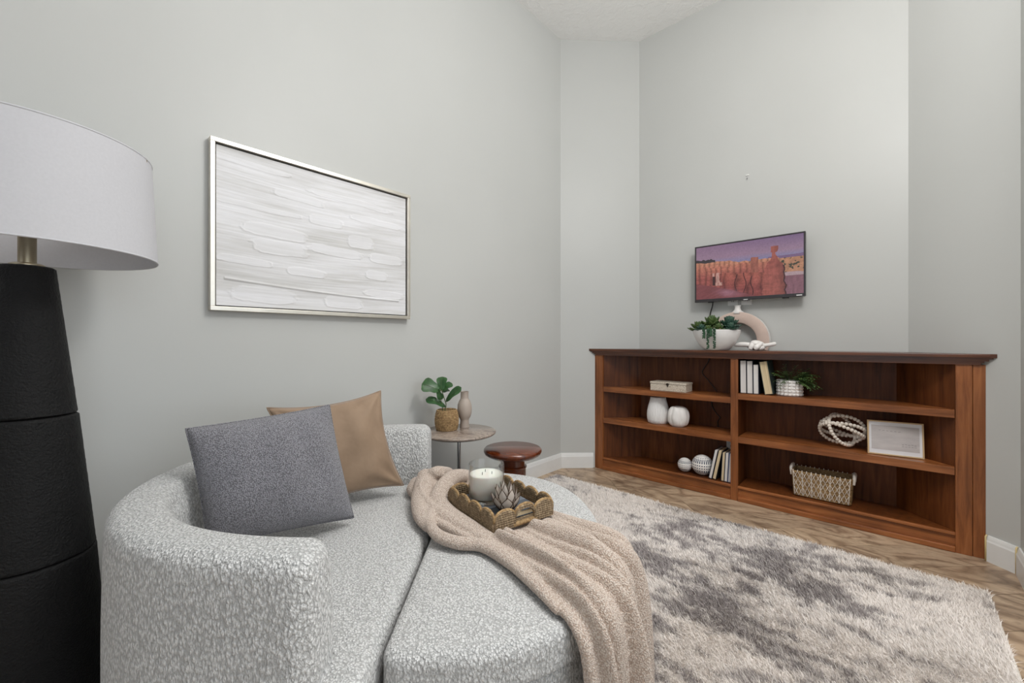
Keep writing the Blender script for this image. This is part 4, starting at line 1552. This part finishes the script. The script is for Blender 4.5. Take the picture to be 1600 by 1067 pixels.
def book(label, x, z, thick, hgt_, dep, lean, cover, page, y0=3.185, group=None):
    """upright book, fore-edge towards the room; x = left bottom edge, lean in degrees to the right"""
    o = thing('book', label, 'book', (x, y0, z), 0.0, group)
    o.rotation_euler = (0, math.radians(lean), 0)
    if lean > 0:      # pivots on its right bottom edge
        o.location = (x + thick * (1 - math.cos(math.radians(lean))), y0, z + thick * math.sin(math.radians(lean)))
    MB().box((0.002, 0.004, 0.003), (thick - 0.002, dep - 0.002, hgt_ - 0.003)).build('page_block', page, o)
    MB().box((0, 0, 0), (0.0022, dep, hgt_)).build('cover', cover, o)
    MB().box((thick - 0.0022, 0, 0), (thick, dep, hgt_)).build('cover', cover, o)
    MB().box((0.0005, dep - 0.0022, 0), (thick - 0.0005, dep, hgt_)).build('spine', cover, o)
    return o


# upper right bay
book('leftmost tall white-paged book on the upper right shelf', -0.791, ZU2, 0.039, 0.226, 0.165, -0.6, 'book_black', 'pages_white')
book('second tall white-paged book from the middle post, upper right shelf', -0.750, ZU2, 0.037, 0.224, 0.165, -0.6, 'book_navy', 'pages_white')
book('short white-paged book, third from the middle post on the upper right shelf', -0.711, ZU2, 0.033, 0.201, 0.15, -0.6, 'book_navy', 'pages_white')
book('leaning cream-paged book with a dark green cover beside the bubble pot', -0.643, ZU2, 0.048, 0.222, 0.16, -9, 'book_green', 'pages_cream')
# lower left bay
book('leaning white-paged book next to the larger dashed ball', -1.000, Z1, 0.022, 0.215, 0.15, 11.5, 'book_navy', 'pages_white')
book('leaning tan-paged book, second from the dashed balls', -0.974, Z1, 0.024, 0.216, 0.15, 11.5, 'book_black', 'pages_cream')
book('slim cream-paged upright book, third from the dashed balls', -0.9165, Z1, 0.0205, 0.205, 0.15, 3, 'book_navy', 'pages_cream')
book('slim white-paged upright book, second from the middle post at the bottom', -0.8955, Z1, 0.022, 0.205, 0.15, 3, 'book_navy', 'pages_white')
book('slim blue-covered book right against the middle post at the bottom', -0.872, Z1, 0.020, 0.205, 0.15, 3, 'book_blue', 'pages_white')

# bubble pot with a bushy plant
bp = thing('bubble_pot_plant', 'bushy green plant in a white bubble-textured pot on the upper shelf', 'potted plant', (-0.516, 3.262, ZU2))
MB().lathe([(0.0, 0.0), (0.062, 0.0), (0.066, 0.006), (0.067, 0.098), (0.064, 0.102), (0.058, 0.100), (0.058, 0.08), (0.0, 0.08)], 48).build('pot', 'ceramic_matte_white', bp, smooth=True, angle=40)
bu = MB()
for j in range(5):
    for k in range(18):
        a = 2 * PI * k / 18
        bu.sphere((0.066 * math.cos(a), 0.066 * math.sin(a), 0.011 + 0.0203 * j), 0.0112, 8, 6)
o = bu.build('bubble_relief', 'ceramic_matte_white', bp, smooth=True); o['kind'] = 'stuff'
fo = MB()
rs = random.Random(3)
for s in range(64):
    a = rs.choice((rs.uniform(-2.3, -0.2), rs.uniform(-1.0, 0.6))); el = rs.uniform(0.2, 1.25); ln = rs.uniform(0.09, 0.17)
    p = Vector((0.03 * math.cos(a), 0.03 * math.sin(a), 0.085)); d = Vector((math.cos(a) * math.cos(el), math.sin(a) * math.cos(el) * 0.55, math.sin(el) * 0.85)).normalized()
    pts = []
    for k in range(8):
        pts.append(p.copy()); p = p + d * (ln / 8); d = (d + Vector((0, 0, -0.17))).normalized()
    fo.tube(pts, 0.0009, 4)
    for k in range(2, 8):
        for sgn in (-1, 1):
            sd = Vector((-d.y, d.x, 0)); sd = sd.normalized() if sd.length > 0.01 else Vector((1, 0, 0))
            tip = pts[k] + (sd * sgn * 0.7 + d * 0.6 + Vector((0, 0, rs.uniform(-.3, .4)))).normalized() * rs.uniform(0.014, 0.024)
            mid = pts[k].lerp(tip, 0.5); sw = (tip - pts[k]).cross(Vector((rs.uniform(-.3, .3), rs.uniform(-.3, .3), 1))).normalized() * 0.0045
            up = Vector((0, 0, 0.0012))
            fo.add([pts[k], mid + sw, tip, mid - sw, mid + up], [[0, 1, 4], [1, 2, 4], [2, 3, 4], [3, 0, 4], [0, 3, 2, 1]])
o = fo.build('foliage', 'leaf_fine', bp); o['kind'] = 'stuff'

# wooden bead sphere: interlocking rings of beads
bs = thing('bead_sphere', 'open sphere of interlocked white wooden bead rings', 'ornament', (-0.245, 3.275, ZL + 0.004))
RS = 0.108
for (rx, rz, ry) in ((0.35, 0.15, 0.1), (1.22, 0.1, 0.42), (0.2, 1.15, -0.62), (0.95, -0.5, -0.35)):
    ring = MB()
    rot = Matrix.Rotation(ry, 4, 'Y') @ Matrix.Rotation(rz, 4, 'Z') @ Matrix.Rotation(rx, 4, 'X')
    nb = 34
    for k in range(nb):
        a = 2 * PI * k / nb
        p = rot @ Vector((RS * math.cos(a), 0, RS * math.sin(a)))
        ring.sphere((p.x * 1.03, p.y * 0.78, p.z * 0.88 + RS * 0.99), 0.0108, 9, 7)
    ring.build('bead_ring', 'bead_white', bs, smooth=True)

# framed print leaning on the middle right shelf
fp = thing('framed_print', 'small light wood frame with a pale grey print and white mat', 'picture frame', (-0.121, 3.205, ZL + 0.0015), math.atan2(0.039, 0.236))
fp.rotation_euler = (math.radians(-6), 0, math.atan2(0.039, 0.236))
FW, FH = 0.242, 0.194
for lo, hi, nm in (((0, 0, 0), (FW, 0.014, 0.007), 'frame_rail'), ((0, 0, FH - 0.007), (FW, 0.014, FH), 'frame_rail'), ((0, 0, 0.007), (0.007, 0.014, FH - 0.007), 'frame_stile'), ((FW - 0.007, 0, 0.007), (FW, 0.014, FH - 0.007), 'frame_stile')):
    MB().box(lo, hi, bevel=0.0008).build(nm, 'wood_light', fp)
MB().box((0.007, 0.005, 0.007), (FW - 0.007, 0.012, FH - 0.007)).build('mat_board', 'mat_board', fp)
pr = MB().box((0.018, 0.0042, 0.030), (FW - 0.018, 0.0052, FH - 0.026)).build('print', 'print', fp)
ink = MB()
for i in range(6):
    ink.box((0.05 + 0.017 * i, 0.0038, 0.139 - 0.0006 * i), (0.06 + 0.017 * i, 0.0043, 0.1408 - 0.0006 * i))
for i in range(5):
    ink.box((0.15 + 0.013 * i, 0.0038, 0.066 + 0.002 * (i % 2)), (0.159 + 0.013 * i, 0.0043, 0.0685 + 0.002 * (i % 2)))
    ink.box((0.15 + 0.013 * i, 0.0038, 0.056), (0.160 + 0.013 * i, 0.0043, 0.0582))
ink.build('faint_lettering', 'print_ink', pr)

# woven basket with a white rope net
bk = thing('woven_basket', 'rectangular woven basket laced with white rope on the bottom right shelf', 'basket', (-0.345, 3.292, Z1))
BW, BD, BH = 0.155, 0.078, 0.160


def basket_outline(s, grow=0.0, n=96):
    w = BW * (0.94 + 0.06 * s) + grow; d = BD * (0.92 + 0.08 * s) + grow; pts = []
    for k in range(n):
        x, y = sup(w, d, 9, 2 * PI * k / n + 0.001)
        pts.append((x, y))
    return pts


rows_ = 64
vs, fs = [], []
n = 200
for side in (0, 1):
    for j in range(rows_ + 1):
        s = j / rows_
        fr_ = (s * 16) % 1
        ol = basket_outline(s, (0.0022 * math.sin(PI * fr_) if side == 0 else -0.008), n)
        for i, (x, y) in enumerate(ol):
            vs.append((x, y, 0.002 + (BH - 0.002) * s))
K = (rows_ + 1) * n
for sd in (0, 1):
    for j in range(rows_):
        for i in range(n):
            i2 = (i + 1) % n
            f = [sd * K + j * n + i, sd * K + j * n + i2, sd * K + (j + 1) * n + i2, sd * K + (j + 1) * n + i]
            fs.append(f if sd == 0 else f[::-1])
for i in range(n):
    i2 = (i + 1) % n
    fs.append([rows_ * n + i, rows_ * n + i2, K + rows_ * n + i2, K + rows_ * n + i])
fs.append(list(range(n))[::-1]); fs.append([K + i for i in range(n)])
mesh_obj('basket_body', vs, fs, 'seagrass_golden', bk, smooth=True)


def face_pt(u, s, out=0.004):
    w = BW * (0.94 + 0.06 * s); d = BD * (0.92 + 0.08 * s)
    return (u * w * 0.93, -d - out, 0.006 + (BH - 0.006) * s)


nC = 7
for k in range(nC):
    u = -1 + 2 * k / (nC - 1)
    MB().tube([face_pt(u, s) for s in np.linspace(0, 1, 8)], 0.0022, 6).build('rope_upright', 'rope_white', bk, smooth=True)
for rowi, (s0, s1) in enumerate(((0.0, 0.36), (0.36, 0.68), (0.68, 1.0))):
    for sgn in (0, 1):
        pts = []
        for k in range(2 * (nC - 1) + 1):
            u = -1 + k / (nC - 1)
            hi = (k + sgn) % 2
            pts.append(face_pt(u, s1 if hi else s0, 0.0052))
        zz = []
        for a, b in zip(pts[:-1], pts[1:]):
            zz += [Vector(a).lerp(Vector(b), q / 4) for q in range(4)]
        MB().tube(zz + [Vector(pts[-1])], 0.0014, 5).build('rope_lacing', 'rope_white', bk, smooth=True)
for k in range(nC * 2 - 1):
    u = -1 + k / (nC - 1)
    x, y, z = face_pt(u, 1.0)
    for sg in (1, -1):
        MB().tube([(x, sg * y, z - 0.004), (x, sg * (y - 0.0), z + 0.003), (x, sg * (y + 0.006), z + 0.005), (x, sg * (y + 0.012), z - 0.002)], 0.0024, 6).build('rope_loop', 'rope_white', bk, smooth=True)
for sg in (-1, 1):
    pts = [(sg * (BW + 0.002), -0.045, BH - 0.035), (sg * (BW + 0.006), -0.044, BH + 0.004), (sg * (BW + 0.004), -0.028, BH + 0.018), (sg * (BW + 0.004), 0.028, BH + 0.018), (sg * (BW + 0.006), 0.044, BH + 0.004), (sg * (BW + 0.002), 0.045, BH - 0.035)]
    MB().tube(catmull(pts, 6), 0.0085, 9).build('handle', 'rope_white', bk, smooth=True)

# ------------------------------------------------------------------ things on top of the bookcase
ZT = 1.038
bw = thing('succulent_bowl', 'white bowl planted with succulents and trailing strands on the bookcase', 'potted plant', (-0.951, 3.205, ZT))
R_ = 0.155
pb = [(0.0, 0.0), (0.070, 0.0), (0.078, 0.003), (0.100, 0.022), (0.122, 0.05), (0.140, 0.082), (0.152, 0.115), (R_, 0.142), (R_ - 0.003, 0.1445), (R_ - 0.007, 0.142), (0.140, 0.11), (0.09, 0.105), (0.0, 0.105)]
MB().lathe(pb, 96).build('bowl', 'ceramic_white', bw, smooth=True, angle=50)
MB().lathe([(0.0, 0.118), (0.135, 0.118), (0.142, 0.114)], 48).build('soil', 'soil', bw)


def rosette(x, y, z, size, mat, layers=3, cnt=8, tilt=0.0, el0=0.25):
    mb = MB()
    for l in range(layers):
        f = 1 - l / (layers + 0.6)
        el = el0 + l * 0.42
        for k in range(cnt):
            a = 2 * PI * (k + 0.5 * (l % 2)) / cnt + l * 0.2
            dr = Vector((math.cos(a) * math.cos(el), math.sin(a) * math.cos(el), math.sin(el)))
            sd = Vector((-math.sin(a), math.cos(a), 0)); up = dr.cross(sd) * -1
            ln = size * (0.55 + 0.45 * f)
            wv = size * 0.27 * (0.6 + 0.4 * f)
            o0 = Vector((x, y, z + l * size * 0.10))
            vs, fs = [], []
            prof = [(0.0, 0.25), (0.3, 0.7), (0.62, 1.0), (0.85, 0.72), (1.0, 0.06)]
            for (s, w) in prof:
                c = o0 + dr * (ln * s) + Vector((0, 0, 0.16 * ln * s * s))
                for q in range(6):
                    b = 2 * PI * q / 6
                    vs.append(c + sd * (math.cos(b) * wv * w) + up * (math.sin(b) * wv * w * 0.35))
            for j in range(4):
                for q in range(6):
                    fs.append([j * 6 + q, j * 6 + (q + 1) % 6, (j + 1) * 6 + (q + 1) % 6, (j + 1) * 6 + q])
            mb.add(vs, fs)
    return mb.build('succulent_rosette', mat, bw, smooth=True)


rosette(-0.115, -0.03, 0.132, 0.080, 'leaf_succulent', 3, 9)
rosette(-0.03, 0.0, 0.160, 0.090, 'leaf_succulent', 3, 8, el0=0.45)
rosette(-0.03, -0.085, 0.125, 0.055, 'leaf_succulent', 3, 9)
rosette(0.085, 0.0, 0.145, 0.085, 'leaf_succulent_blue', 5, 12)
rosette(0.04, -0.09, 0.135, 0.05, 'leaf_succulent', 4, 9)
rosette(-0.07, -0.10, 0.132, 0.05, 'leaf_succulent_blue', 4, 9)
rosette(0.11, -0.065, 0.135, 0.055, 'leaf_succulent_blue', 4, 10)
rosette(0.02, 0.09, 0.125, 0.065, 'leaf_succulent', 3, 8)
rosette(-0.09, 0.06, 0.125, 0.06, 'leaf_succulent_blue', 3, 9)
MB().lathe([(0.020, 0.118), (0.017, 0.14), (0.004, 0.153), (0.0, 0.154)], 7, M=Matrix.Translation((0.055, -0.105, 0.0))).build('pebble', 'terracotta', bw)
rs = random.Random(11)
for (ang, ln) in ((-1.80, 0.062), (-1.62, 0.135), (-1.36, 0.132), (-1.50, 0.05)):
    # angles measured in the bowl's own axes, strands hang down the front
    ang -= 0.0
    tr_ = MB()
    pts = []
    top_r = R_ + 0.004
    for k in range(26):
        s = k / 25
        if s < 0.2:
            rr = 0.11 + (top_r - 0.11) * s / 0.2; z = 0.135 + 0.014 * math.sin(PI * s / 0.4)
        else:
            zz = 0.149 - (s - 0.2) / 0.8 * ln
            rr = top_r + 0.003; z = zz
        pts.append(Vector((rr * math.cos(ang), rr * math.sin(ang), z)))
    tr_.tube(pts, 0.001, 5)
    for k in range(4, 26):
        for q in range(3):
            a = rs.uniform(0, 2 * PI)
            c = pts[k] + Vector((math.cos(a) * 0.006, math.sin(a) * 0.006, rs.uniform(-.003, .003)))
            tr_.sphere(c, 0.0048, 6, 5, (1, 1, 0.8))
    tr_.build('trailing_strand', 'leaf_pearls', bw, smooth=True)

# ring vase: open arch ring with a small neck
rv = thing('ring_vase', 'blush and white ring-shaped vase with a narrow neck behind the bowl', 'vase', (-0.862, 3.400, ZT))
cz, ro, ri, hd = 0.068, 0.212, 0.133, 0.028
nA = 110
a0 = -math.asin((cz - 0.0) / ro)
outer, inner = [], []
A0 = -0.33
for i in range(nA + 1):
    a = A0 + (PI - 2 * A0) * i / nA
    outer.append((ro * math.cos(a) * 0.98, cz + ro * math.sin(a)))
    inner.append((ri * math.cos(a) * 0.98, cz + ri * math.sin(a)))
vs, fs, mi = [], [], []
prof = [(0.0, -hd * 0.82), (0.10, -hd), (0.90, -hd), (1.0, -hd * 0.82), (1.0, hd * 0.82), (0.90, hd), (0.10, hd), (0.0, hd * 0.82)]
for i in range(nA + 1):
    for (f, y) in prof:
        x = inner[i][0] + (outer[i][0] - inner[i][0]) * f
        z = max(0.0, inner[i][1] + (outer[i][1] - inner[i][1]) * f)
        vs.append((x, y, z))
m = len(prof)
for i in range(nA):
    for j in range(m):
        j2 = (j + 1) % m
        fs.append([i * m + j, i * m + j2, (i + 1) * m + j2, (i + 1) * m + j])
        mi.append(1 if j in (3, 7) else 0)
fs.append(list(range(m))[::-1]); fs.append([nA * m + j for j in range(m)]); mi += [0, 0]
ob = mesh_obj('ring_body', vs, fs, ['ceramic_blush', 'ceramic_matte_white'], rv, smooth=True)
if len(ob.data.polygons) == len(mi):
    ob.data.polygons.foreach_set('material_index', mi)
bm = bmesh.new(); bm.from_mesh(ob.data); bmesh.ops.recalc_face_normals(bm, faces=bm.faces); bm.to_mesh(ob.data); bm.free()
ob.data.set_sharp_from_angle(angle=math.radians(40))
MB().lathe([(0.052, 0.268), (0.034, 0.283), (0.022, 0.297), (0.0185, 0.312), (0.020, 0.324), (0.023, 0.328), (0.017, 0.328), (0.014, 0.315), (0.0, 0.312)], 32, rad=lambda a, z, r: r if abs(math.sin(a)) < 0.2 else r * (1 - 0.35 * abs(math.sin(a)) * (1 if r > 0.03 else 0))).build('neck', 'ceramic_matte_white', rv, smooth=True)

# knotted white ornament lying beside the ring vase
kn = MB()
kn.tube(catmull([(-0.135, -0.02, 0.040), (-0.10, -0.022, 0.046), (-0.055, -0.02, 0.046), (-0.015, -0.018, 0.036), (0.02, -0.03, 0.022), (0.05, -0.02, 0.021), (0.055, 0.015, 0.030), (0.03, 0.025, 0.055), (-0.005, 0.0, 0.062), (-0.01, -0.035, 0.045), (-0.02, -0.045, 0.020)], 7), [0.013] + [0.0195] * 9 + [0.017], 14)
kn.tube(catmull([(0.135, 0.0, 0.052), (0.10, -0.004, 0.044), (0.06, -0.006, 0.040), (0.025, -0.02, 0.052), (0.0, -0.03, 0.056), (-0.03, -0.01, 0.034), (-0.03, 0.03, 0.021), (0.01, 0.04, 0.021), (0.045, 0.02, 0.040), (0.045, -0.025, 0.052), (0.03, -0.05, 0.03), (0.02, -0.055, 0.021)], 7), [0.016] * 3 + [0.0195] * 9, 14)
for s in ((-0.135, -0.02, 0.040, 0.013), (0.135, 0.0, 0.052, 0.016), (-0.02, -0.045, 0.018, 0.017), (0.02, -0.055, 0.017, 0.0165)):
    kn.sphere(s[:3], s[3], 12, 8)
tag([v.__imul__(0.86) for v in kn.v] and kn.build('knot_ornament', 'ceramic_matte_white', None, smooth=True, loc=(-0.722, 3.275, ZT + 0.001)), 'white knotted ceramic ornament at the foot of the ring vase', 'ornament')

# ------------------------------------------------------------------ shag rug
RX0, RX1, RY0, RY1 = -2.02, 0.300, -0.35, 2.715
rug = thing('shag_rug', 'cream and grey shag area rug under the sofa', 'rug', ((RX0 + RX1) / 2, (RY0 + RY1) / 2, 0))
rcx, rcy = (RX0 + RX1) / 2, (RY0 + RY1) / 2
MB().box((RX0 - rcx, RY0 - rcy, 0.0005), (RX1 - rcx, RY1 - rcy, 0.011), bevel=0.003).build('backing', 'rug_backing', rug)


def rug_tint(X, Y):
    # brushed grey patches scattered over a cream ground, thickest along the middle
    a = (X * 0.98 + Y * 0.16); b = (Y - X * 0.10)
    broad = fbm(a * 1.3 + 3.1, b * 2.2 + 1.7, 3, 101)
    mid = fbm(a * 4.0, b * 8.5, 4, 111, 0.6)
    fine = fbm(a * 16, b * 34, 3, 121, 0.65)
    cream_band = np.exp(-((X + 1.60) / 0.40) ** 2) + 0.8 * np.exp(-(((X - 0.20) / 0.17) ** 2)) + 0.9 * np.exp(-(((X + 0.10 - 0.4 * (Y - 1.25)) / 0.17) ** 2 + ((Y - 1.25) / 0.40) ** 2))
    g = 0.34 * broad + 0.46 * mid + 0.60 * fine - 0.17 - 0.15 * cream_band
    return np.clip((g - 0.49) / 0.14, 0, 1)


area = (RX1 - RX0) * (RY1 - RY0)
NB = 640000
bx_ = rng.uniform(RX0 + 0.004, RX1 - 0.004, NB); by_ = rng.uniform(RY0 + 0.004, RY1 - 0.004, NB)
rr_b = bx_ * CT + by_ * ST; dd_b = -bx_ * ST + by_ * CT
keep = (dd_b > 0.62) & (np.abs(rr_b) < dd_b * 1.30 + 0.1)
keep &= ~(((rr_b - CH[0]) / 0.71) ** 2 + ((dd_b - CH[1]) / 0.66) ** 2 < 1)
keep &= ~((((rr_b - OT[0]) / 0.605) ** 2 + ((dd_b - OT[1]) / 0.675) ** 2 < 1) & (rr_b > OT[0] - 0.05))
for (cx_, cy_, rad__) in ((0.004, 2.46, 0.185), (-0.309, 2.42, 0.195), (*lampc, 0.21)):
    keep &= ((rr_b - cx_) ** 2 + (dd_b - cy_) ** 2) > rad__ ** 2
bx_, by_, dd_b = bx_[keep], by_[keep], dd_b[keep]
n = len(bx_)
g = rug_tint(bx_, by_)
jit = rng.normal(0, 0.26, n)
g2 = np.clip(g + jit * (0.35 + g), 0, 1)
cream = lin([252, 246, 241]); grey = lin([172, 164, 165]); brown = lin([146, 136, 132])
warm = fbm(bx_ * 1.5, by_ * 1.5, 2, 140)[:, None]
cream_v = cream * (0.94 + 0.12 * rng.random((n, 1))) * (1 - 0.05 * warm * np.array([0, 0.5, 1.0]))
gcol = grey * (1 - warm) + brown * warm
colb = cream_v * (1 - g2[:, None]) + gcol * g2[:, None] * (0.85 + 0.3 * rng.random((n, 1)))
dirn = 2.0 * PI * fbm(bx_ * 2.2, by_ * 2.2, 2, 150) + rng.normal(0, 0.9, n)
lean = rng.uniform(0.35, 1.25, n)
ln_ = rng.uniform(0.022, 0.037, n)
hx, hy, hz = np.cos(dirn) * np.sin(lean), np.sin(dirn) * np.sin(lean), np.cos(lean)
wdb = rng.uniform(0.0011, 0.0021, n) * np.clip(dd_b / 1.3, 0.8, 2.0)
fa = rng.uniform(0, 2 * PI, n)
sx_, sy_ = np.cos(fa) * wdb / 2, np.sin(fa) * wdb / 2
zb = 0.009
base = np.stack([bx_ - rcx, by_ - rcy, np.full(n, zb)], -1)
side = np.stack([sx_, sy_, np.zeros(n)], -1)
mid = base + np.stack([hx * 0.40, hy * 0.40, hz * 0.62], -1) * ln_[:, None]
tip = base + np.stack([hx * 1.0, hy * 1.0, hz * 0.92], -1) * ln_[:, None]
V5 = np.stack([base - side, base + side, mid + side * 0.95, mid - side * 0.95, tip], 1).reshape(-1, 3).astype(np.float32)
ids = np.arange(n)[:, None] * 5
quads = ids + np.array([0, 1, 2, 3]); tris = ids + np.array([3, 2, 4])
loops = np.concatenate([quads, tris], 1).ravel().astype(np.int32)
starts = (np.arange(n)[:, None] * 7 + np.array([0, 4])).ravel().astype(np.int32)
me = bpy.data.meshes.new('pile')
me.vertices.add(len(V5)); me.vertices.foreach_set('co', V5.ravel())
me.loops.add(len(loops)); me.loops.foreach_set('vertex_index', loops)
me.polygons.add(len(starts)); me.polygons.foreach_set('loop_start', starts)
me.update(calc_edges=True)
me.validate()
me.materials.append(MAT['rug'])
set_tint(me, np.repeat(colb, 5, axis=0))
pile = bpy.data.objects.new('pile', me); C.objects.link(pile); pile.parent = rug
pile['kind'] = 'stuff'
